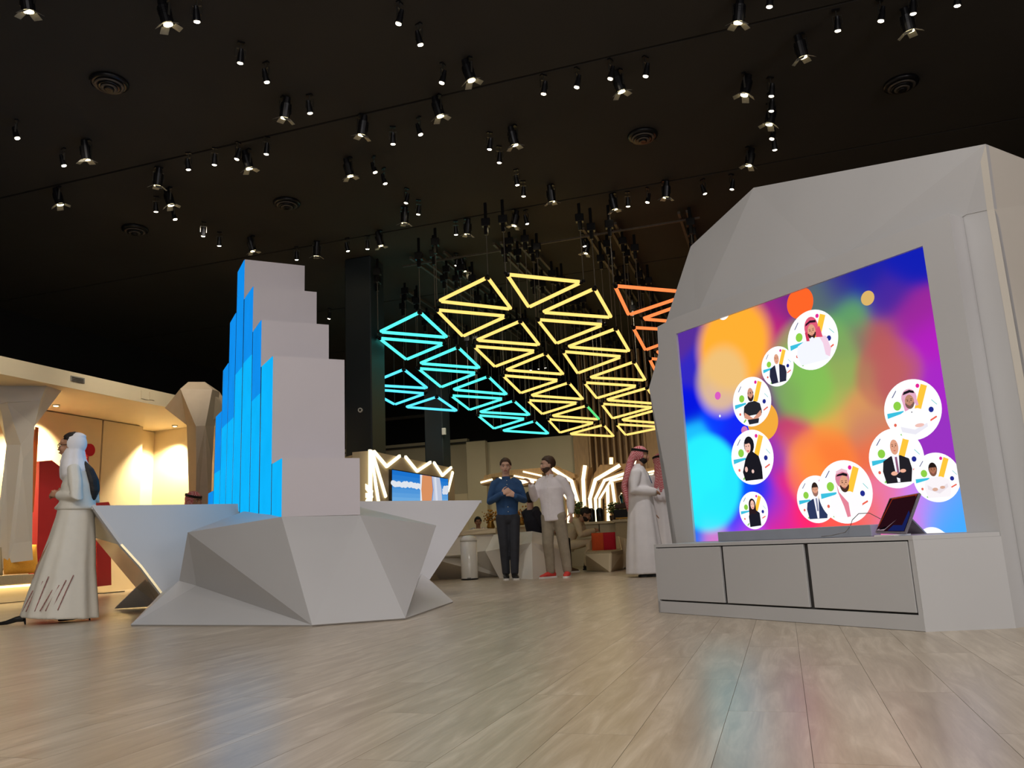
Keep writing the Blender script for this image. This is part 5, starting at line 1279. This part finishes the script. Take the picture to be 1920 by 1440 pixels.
# 2 man in white shirt
fl_ = Z0(1042, 1084)
J = dict(STD); J.update(pelvis=(0, 0, .93), hipL=(.09, 0, .9), hipR=(-.09, 0, .9), waist=(-.01, -.01, 1.08), chest=(-.015, -.02, 1.3), neck0=(-.01, -.03, 1.47), head=(-.03, -.06, 1.645),
   elR=(-.27, -.08, 1.17), wrR=(-.21, -.28, 1.35), elL=(.27, .04, 1.17), wrL=(.28, .0, .93), knR=(-.1, -.03, .5), knL=(.12, .03, .5), anR=(-.12, .06, .09), anL=(.13, .1, .09), shL=(.178, .0, 1.40), shR=(-.178, -.02, 1.40))
root, J = person('standing bearded man in white linen shirt, khaki trousers and red trainers, one hand raised', (fl_.x+.02, fl_.y, 0), radians(-26), 1.055, J)
HMm = HMx(J['head'], radians(-48), radians(2))
bm = bmesh.new(); limb_body(bm, J); head_mesh(bm, HMm)
hand(bm, J['wrR'], (-.35, -.35, .85), (.6, .5, .4), .45, 1, 1, .2); hand(bm, J['wrL'], (.05, -.15, -1), (1, -.2, -.1), .3, 1, -1, .08)
body_part('body', bm, 'skin', root, .0085, 2)
face_parts(root, HMm, 'hair_b'); hair_cap(root, HMm, 'hair_b', 1.08, -.04, .078); beard(root, HMm, 'hair_b')
trousers(root, J, 'khaki', (.108, .082, .066))
s_ = shirt(root, J, 'linen', .1, r=(.074, .064, .046), w=(.178, .178, .2), dp=(.13, .125, .125))
for sd in (-1, 1):
    bm = bmesh.new(); n0 = J['neck0']; quadprism(bm, [n0+V3(0, -.07, .0), n0+V3(sd*.055, -.065, -.035), n0+V3(sd*.065, -.01, .03), n0+V3(sd*.02, -.06, .045)], V3(0, .01, 0)); obj('collar', bm, MT['linen'], s_, False, True)
for z in (1.4, 1.3, 1.2, 1.1, 1.0, .92):
    bm = bmesh.new(); ball(bm, (-.012, -.145 if z < 1.35 else -.13, z), .006, 8, 6); obj('button', bm, MT['button'], s_, True, True)
shoe(root, (J['anR'].x, J['anR'].y, 0), radians(-30), 'shoe_red'); shoe(root, (J['anL'].x, J['anL'].y, 0), radians(12), 'shoe_red')

# 3 + 4 men in thobes
def robe(root, prof, m, name='robe', sleeves=None, n=56, fold=None, vox=.013):
    bm = bmesh.new()
    loft(bm, [(x, y, z) for x, y, z, _, _ in prof], [(a, b) for *_, a, b in prof], n, fold=fold or [.05]*3 + [.03]*20, nf=7, cap=False)
    for a, b, c, r0, r1, r2 in (sleeves or []):
        loft(bm, [a, mid(a, b), b, mid(b, c), c], [r0, r0*.97, r1, r1, r2], 14, fold=[0, .03, .05, .05, .02, 0, 0], nf=4)
    return body_part(name, bm, m, root, vox, 2)
def headcloth(root, HMm, drape, front=True, m='ghutra'):
    bm = bmesh.new(); vs_ = ball(bm, (0, .018, .03), (.098, .115, .108), 26, 18)
    for v in vs_:
        x, y, z = v.co
        if y < -.045 and z < .062: v.co = Vector((x*.9, -.045, z))
    bmesh.ops.transform(bm, matrix=HMm, verts=bm.verts[:])
    for pts, rad in drape: loft(bm, pts, rad, 22, fold=.08, nf=6)
    o = body_part('headcloth', bm, m, root, .010, 2)
    bm = bmesh.new()
    for dz in (0, .016):
        N = 28; pr = []
        for k in range(N):
            a = 2*pi*k/N; pr.append(HMm @ V3(.096*cos(a), .018+.112*sin(a), .062+dz+.012*sin(a)))
        for a, b in zip(pr, pr[1:]+pr[:1]): tube(bm, a, b, .0085, 6)
    obj('agal', bm, MT['agal'], root, True, True)
    return o
fl_ = Z0(1212, 1081)
J = dict(STD); J.update(head=(0, -.05, 1.64), neck0=(0, -.01, 1.47), elL=(.22, .06, 1.16), wrL=(.1, -.2, 1.13), elR=(-.22, .06, 1.16), wrR=(-.08, -.2, 1.13))
root, J = person('man in white thobe and red chequered headcloth seen in profile, facing the cabinet', (fl_.x, fl_.y, 0), radians(74), 1.06, J)
HMm = HMx(J['head'], 0, radians(6))
bm = bmesh.new(); limb_body(bm, J); head_mesh(bm, HMm); hand(bm, J['wrL'], (-.8, -.4, 0), (0, -.6, .8), .5, 1, -1); hand(bm, J['wrR'], (.8, -.4, 0), (0, -.6, .8), .5)
body_part('body', bm, 'skin_d', root, .0095, 2); face_parts(root, HMm); beard(root, HMm)
robe(root, [(0, 0, .04, .25, .27), (0, 0, .3, .23, .25), (0, .0, .6, .2, .215), (0, .0, .93, .175, .18), (0, 0, 1.1, .17, .165), (0, 0, 1.3, .19, .15), (0, .0, 1.42, .17, .11), (0, .0, 1.5, .07, .07)], 'robe',
     sleeves=[(J['sh'+s], J['el'+s], J['wr'+s], .075, .07, .055) for s in 'LR'])
bm = bmesh.new(); lathe(bm, [(.064, 1.47), (.066, 1.48), (.062, 1.525), (.056, 1.525)], (0, -.005, 0), 24); obj('collar', bm, MT['robe'], root, True, True)
h = J['head']
headcloth(root, HMm, [([h+V3(0, .09, .03), h+V3(0, .15, -.08), h+V3(0, .2, -.24), h+V3(0, .26, -.42), h+V3(0, .23, -.62), h+V3(0, .2, -.8)], [(.09, .05), (.1, .05), (.12, .05), (.12, .045), (.09, .04), (.06, .03)])])
bm = bmesh.new(); poly_tube(bm, [V3(.06, -.03, 1.5), V3(.08, -.12, 1.4), V3(.03, -.17, 1.25)], .006, 6); obj('lanyard', bm, MT['blue_shirt'], root, True, True)
for s in 'LR': shoe(root, (J['an'+s].x*.8, J['an'+s].y-.02, 0), 0, 'shoe_black', 'shoe_black')
fl_ = at_y(1246, 1000, 12.9)
J = dict(STD); J.update(elR=(-.27, .02, 1.15), wrR=(-.27, -.03, .9), elL=(.26, .03, 1.15), wrL=(.2, -.15, .98))
root, J = person('man in white thobe and red headcloth with fringed hem, half hidden by the screen wall', (fl_.x, fl_.y, 0), radians(35), 1.05, J)
HMm = HMx(J['head'], radians(150), 0)
bm = bmesh.new(); limb_body(bm, J); head_mesh(bm, HMm); hand(bm, J['wrR'], (0, -.1, -1), (-1, 0, 0), .35); hand(bm, J['wrL'], (0, -.1, -1), (1, 0, 0), .35, 1, -1)
body_part('body', bm, 'skin_d', root, .0095, 2); face_parts(root, HMm)
robe(root, [(0, 0, .04, .27, .27), (0, 0, .3, .25, .25), (0, 0, .6, .22, .21), (0, 0, .93, .19, .18), (0, 0, 1.1, .18, .165), (0, 0, 1.3, .19, .15), (0, 0, 1.42, .17, .11), (0, 0, 1.5, .07, .07)], 'robe',
     sleeves=[(J['sh'+s], J['el'+s], J['wr'+s], .075, .065, .05) for s in 'LR'])
h = J['head']
headcloth(root, HMm, [([h+V3(0, -.02, .02), h+V3(0, -.06, -.16), h+V3(0, -.07, -.34), h+V3(0, -.08, -.46)], [(.1, .09), (.14, .12), (.19, .14), (.2, .13)])])
bm = bmesh.new(); loft(bm, [h+V3(0, -.08, -.44), h+V3(0, -.085, -.54)], [(.2, .135), (.21, .14)], 24, fold=.1, nf=9); body_part('fringe', bm, 'linen', root, .012, 1)
for s in 'LR': shoe(root, (J['an'+s].x*.8, J['an'+s].y-.02, 0), 0, 'shoe_black', 'shoe_black')

# 5 woman in white
fl_ = Z0(122, 1166)
J = dict(STD); J.update(head=(0, -.045, 1.63), neck0=(0, .02, 1.46), chest=(0, .04, 1.28), shL=(.16, .06, 1.4), shR=(-.16, .06, 1.4), elL=(.2, .12, 1.13), elR=(-.2, .12, 1.13), wrL=(.07, -.10, 1.16), wrR=(-.07, -.11, 1.16),
   anL=(.08, -.3, .09), anR=(-.08, .05, .09), knL=(.08, -.2, .5), knR=(-.08, 0, .5), waist=(0, .03, 1.08), pelvis=(0, .04, .93))
root, J = person('woman in profile wearing ivory abaya, jacket and white headscarf beside the reception desk', (fl_.x, fl_.y, 0), radians(-84), 1.055, J)
HMm = HMx(J['head'], radians(4), radians(3))
bm = bmesh.new(); limb_body(bm, J); head_mesh(bm, HMm)
hand(bm, J['wrL'], (-.35, -.75, .25), (.8, -.2, .4), .8, .95, -1, .15); hand(bm, J['wrR'], (.3, -.85, .2), (-.7, 0, .6), .7, .95, 1, .15)
body_part('body', bm, 'skin_d', root, .0085, 2); face_parts(root, HMm)
hair_cap(root, HMm, 'hair', 1.03, -.02, .085)
bm = bmesh.new(); h = J['head']
loft(bm, [h+V3(0, .12, -.16), h+V3(.02, .19, -.24), h+V3(.02, .23, -.34), h+V3(.01, .24, -.43), h+V3(0, .22, -.5), h+V3(0, .2, -.54)], [(.03, .025), (.05, .035), (.06, .045), (.055, .045), (.04, .035), (.02, .02)], 28, fold=.16, nf=9); body_part('ponytail', bm, 'hair', root, .009, 1)
bm = bmesh.new()
loft(bm, [(0, -.045, .045), (0, -.03, .25), (0, -.01, .5), (0, .02, .75), (0, .035, .95), (0, .035, 1.1)], [(.27, .335), (.25, .295), (.22, .245), (.19, .2), (.165, .165), (.15, .14)], 60, fold=[.05, .05, .04, .03, .015, 0], nf=9, cap=False)
ab = body_part('robe', bm, 'abaya', root, .013, 3)
bm = bmesh.new()
loft(bm, [(0, .045, 1.02), (0, .045, 1.1), (0, .045, 1.25), (0, .04, 1.36), (0, .03, 1.44)], [(.175, .165), (.17, .15), (.178, .14), (.15, .105), (.07, .07)], 36, fold=[.06, .04, .015, 0, 0], nf=6, ck=.1)
for s in 'LR': loft(bm, [J['sh'+s], mid(J['sh'+s], J['el'+s]), J['el'+s], mid(J['el'+s], J['wr'+s]), mid(J['el'+s], J['wr'+s], .92)], [.058, .062, .06, .054, .046], 14, fold=[0, .05, .09, .09, .04, 0, 0], nf=4)
loft(bm, [(0, -.0, 1.08), (0, -.08, 1.07), (0, -.13, 1.04)], [(.13, .04), (.11, .035), (.07, .02)], 16, fold=.1)
body_part('jacket', bm, 'abaya', root, .009, 2)
bm = bmesh.new(); vs_ = ball(bm, (0, .03, .02), (.094, .112, .112), 26, 18)
for v in vs_:
    if v.co.y < -.012 : v.co = Vector((v.co.x*.92, -.012 + (v.co.y+.012)*.06 , v.co.z))
    if v.co.z > .09: v.co.y += .02
bmesh.ops.transform(bm, matrix=HMm, verts=bm.verts[:])
loft(bm, [h+V3(0, .03, -.06), h+V3(0, .03, -.13), h+V3(0, .04, -.2), h+V3(0, .06, -.27)], [(.09, .095), (.1, .105), (.135, .12), (.15, .13)], 26, fold=.07, nf=6)
loft(bm, [h+V3(0, -.02, -.1), h+V3(0, -.045, -.15), h+V3(0, -.04, -.24)], [(.06, .05), (.065, .045), (.07, .03)], 16, fold=.08, nf=5)
body_part('headscarf', bm, 'robe', root, .0095, 2)
def robe_x(y, z):
    tb = [(.045, -.045, .27, .335), (.25, -.03, .25, .295), (.5, -.01, .22, .245), (.75, .02, .19, .2)]
    for (z0, c0, a0, b0), (z1, c1, a1, b1) in zip(tb, tb[1:]):
        if z <= z1:
            f = (z-z0)/(z1-z0); c = c0+(c1-c0)*f; a = a0+(a1-a0)*f; b = b0+(b1-b0)*f; u = (y-c)/b
            return a*sqrt(max(0, 1-u*u)) + .002
    return .2
for k in range(8):
    y0 = -.31 + .05*k; z1_ = .3 + .12*((k*5) % 4)/3
    pts = []
    for s in range(7):
        z = .12 + (z1_-.12)*s/6; y = y0 + .09*s/6; pts.append(V3(robe_x(y, z), y, z))
    bm = bmesh.new(); poly_tube(bm, pts, .0045, 5); obj('embroidery_line', bm, MT['pink'], ab, True, True)
bm = bmesh.new(); tube(bm, J['wrL']+V3(.0, .03, -.008), J['wrL']+V3(0, .012, 0), .03, 16); obj('wristwatch', bm, MT['brass'], root, True, True)
for yy, xx, nm in ((-.5, .08, 'L'), (.0, -.07, 'R')):
    mm = Matrix.Translation((xx, yy+.08, 0)); bm = bmesh.new()
    loft(bm, [mm @ V3(0, .09, .055), mm @ V3(0, .03, .05), mm @ V3(0, -.05, .026), mm @ V3(0, -.12, .018), mm @ V3(0, -.17, .012)], [(.026, .03), (.032, .026), (.036, .02), (.026, .014), (.008, .008)], 14)
    o = body_part('shoe', bm, 'shoe_black', root, .006, 2)
    bm = bmesh.new(); tube(bm, mm @ V3(0, .1, .05), mm @ V3(0, .11, 0), .012, 8, .006); obj('heel', bm, MT['shoe_black'], o, True, True)
bm = bmesh.new(); 
for s in (-1, 1): 
    for k in range(12):
        a = 2*pi*k/12; b = 2*pi*(k+1)/12
        tube(bm, HMm @ V3(s*.034+.021*cos(a), -.1, .006+.018*sin(a)), HMm @ V3(s*.034+.021*cos(b), -.1, .006+.018*sin(b)), .0022, 5)
tube(bm, HMm @ V3(.055, -.1, .012), HMm @ V3(.076, .0, .01), .0022, 5); tube(bm, HMm @ V3(-.055, -.1, .012), HMm @ V3(-.076, .0, .01), .0022, 5)
obj('glasses', bm, MT['housing'], root, True, True)

# 6 seated man in cream with phone (facing right)
SEAT = dict(pelvis=(0, .02, .5), waist=(0, -.03, .66), chest=(0, -.12, .86), neck0=(0, -.2, 1.0), head=(0, -.3, 1.12), shL=(.18, -.17, .96), shR=(-.18, -.17, .96), elL=(.22, -.25, .72), elR=(-.22, -.25, .72),
            wrL=(.07, -.46, .76), wrR=(-.07, -.46, .76), hipL=(.09, 0, .5), hipR=(-.09, 0, .5), knL=(.13, -.42, .5), knR=(-.11, -.42, .5), anL=(.12, -.46, .09), anR=(-.1, -.36, .09))
fl_ = Z0(1078, 1070)
root, J = person('seated dark-haired man in cream shirt and trousers leaning over a phone on the sofa', (fl_.x-.08, fl_.y+.25, 0), radians(76), 1.03, dict(SEAT, pelvis=(0, .04, .45), waist=(0, -.02, .6), chest=(0, -.14, .78), neck0=(0, -.25, .9), head=(0, -.36, 1.0), shL=(.18, -.22, .87), shR=(-.18, -.22, .87), hipL=(.09, 0, .45), hipR=(-.09, 0, .45), elL=(.22, -.28, .64), elR=(-.22, -.28, .64), wrL=(.07, -.5, .7), wrR=(-.07, -.5, .7)))
HMm = HMx(J['head'], 0, radians(32))
bm = bmesh.new(); limb_body(bm, J); head_mesh(bm, HMm); hand(bm, J['wrL'], (-.5, -.8, .1), (.5, -.2, .5), .6, 1, -1); hand(bm, J['wrR'], (.5, -.8, .1), (-.5, -.2, .5), .6)
body_part('body', bm, 'skin_d', root, .0095, 2); face_parts(root, HMm); hair_cap(root, HMm, 'hair', 1.06, -.03, .07); beard(root, HMm)
trousers(root, J, 'cream_cloth', (.1, .085, .07)); shirt(root, J, 'cream_cloth', .08, r=(.075, .066, .05), w=(.17, .17, .19), dp=(.14, .13, .125))
for s in 'LR': shoe(root, (J['an'+s].x, J['an'+s].y, 0), 0, 'shoe_black', 'shoe_black')
ph_ = full_world(root) @ V3(0, -.6, .75)
bm = bmesh.new(); bbox(bm, ph_.x, ph_.y, ph_.z, .075, .012, .15, radians(76), None); bevel(bm, .003, 1); tag(obj('phone', bm, MT['screen_black']), 'black phone held by the seated man in cream', 'phone')

# 7 seated man in dark t-shirt behind the shell, legs to the right
fl_ = Z0(1046, 1077)
S7 = dict(SEAT); S7.update(waist=(0, .06, .68), chest=(0, .1, .9), neck0=(0, .12, 1.07), head=(0, .12, 1.235), shL=(.19, .12, 1.02), shR=(-.19, .12, 1.02), elL=(.24, .0, .8), elR=(-.24, .0, .8), wrL=(.1, -.24, .68), wrR=(-.1, -.24, .68), knL=(.13, -.5, .52), knR=(-.1, -.5, .52), anL=(.13, -.56, .09), anR=(-.1, -.5, .09))
root, J = person('seated man in dark t-shirt and black trousers, mostly hidden behind the white-shirted man', (fl_.x-.3, fl_.y+.3, 0), radians(118), 1.05, S7)
HMm = HMx(J['head'], radians(60), 0)
bm = bmesh.new(); limb_body(bm, J); head_mesh(bm, HMm); hand(bm, J['wrL'], (-.4, -.8, 0), (0, 0, 1), .5, 1, -1); hand(bm, J['wrR'], (.4, -.8, 0), (0, 0, 1), .5)
body_part('body', bm, 'skin', root, .0095, 2); face_parts(root, HMm); hair_cap(root, HMm, 'hair', 1.06, -.04, .07)
trousers(root, J, 'black_cloth', (.1, .08, .066)); shirt(root, J, 'navy_cloth', .05, r=(.075, .068, .06), w=(.17, .17, .2), cuff=.1)
for s in 'LR': shoe(root, (J['an'+s].x, J['an'+s].y, 0), 0, 'shoe_brown', 'sole')

# 8 staff member far behind, 9 seated man behind the desk
hp = at_y(897, 974, 16.4)
S8 = dict(S7)
root, J = person('small distant staff member with black hair and vest seated behind the faceted counter', (hp.x, hp.y, 0), radians(8), (hp.z)/1.30, S8)
HMm = HMx(J['head'], 0, 0)
bm = bmesh.new(); limb_body(bm, J); head_mesh(bm, HMm); hand(bm, J['wrL'], (-.4, -.8, 0), (0, 0, 1), .5, 1, -1); hand(bm, J['wrR'], (.4, -.8, 0), (0, 0, 1), .5)
body_part('body', bm, 'skin_d', root, .011, 2); face_parts(root, HMm); hair_cap(root, HMm, 'hair', 1.1, -.04, .06)
trousers(root, J, 'black_cloth'); shirt(root, J, 'linen', .05); 
bm = bmesh.new(); loft(bm, [J['pelvis'], J['waist'], J['chest'], mid(J['chest'], J['neck0'], .6)], [(.17, .125), (.175, .125), (.2, .13), (.13, .1)], 20); body_part('vest', bm, 'black_cloth', root, .012, 1)
st8 = (hp.x, hp.y)
hp = at_y(366, 938, 12.6)
root, J = person('man with red headcloth seated behind the reception desk, only the head top showing', (hp.x, hp.y, 0), radians(30), (hp.z)/1.24, S7)
HMm = HMx(J['head'], radians(40), radians(8))
bm = bmesh.new(); limb_body(bm, J); head_mesh(bm, HMm); hand(bm, J['wrL'], (-.4, -.8, 0), (0, 0, 1), .5, 1, -1); hand(bm, J['wrR'], (.4, -.8, 0), (0, 0, 1), .5)
body_part('body', bm, 'skin_d', root, .011, 2); face_parts(root, HMm)
trousers(root, J, 'robe'); shirt(root, J, 'robe', .05); h = J['head']
headcloth(root, HMm, [([h+V3(0, .05, .02), h+V3(0, .09, -.14), h+V3(0, .1, -.3)], [(.1, .08), (.13, .09), (.17, .09)])])
for s in 'LR': shoe(root, (J['an'+s].x, J['an'+s].y, 0), 0, 'shoe_black', 'shoe_black')
st9 = (hp.x, hp.y)
# simple stools the seated people behind the counters use
for (x, y), lab in ((st8, 'low stool under the distant staff member behind the counter'), (st9, 'low stool behind the reception desk')):
    t_ = thing('stool', lab, 'stool', (x, y, 0))
    bm = bmesh.new(); lathe(bm, [(.17, .38), (.19, .39), (.19, .43), (.17, .445)], (x, y, 0), 24); obj('seat', bm, MT['seat'], t_, True)
    bm = bmesh.new(); tube(bm, (x, y, .02), (x, y, .38), .03, 12); obj('stem', bm, MT['steel'], t_, True)
    bm = bmesh.new(); lathe(bm, [(.18, 0), (.18, .012), (.04, .03)], (x, y, 0), 24); obj('foot', bm, MT['steel'], t_, True)
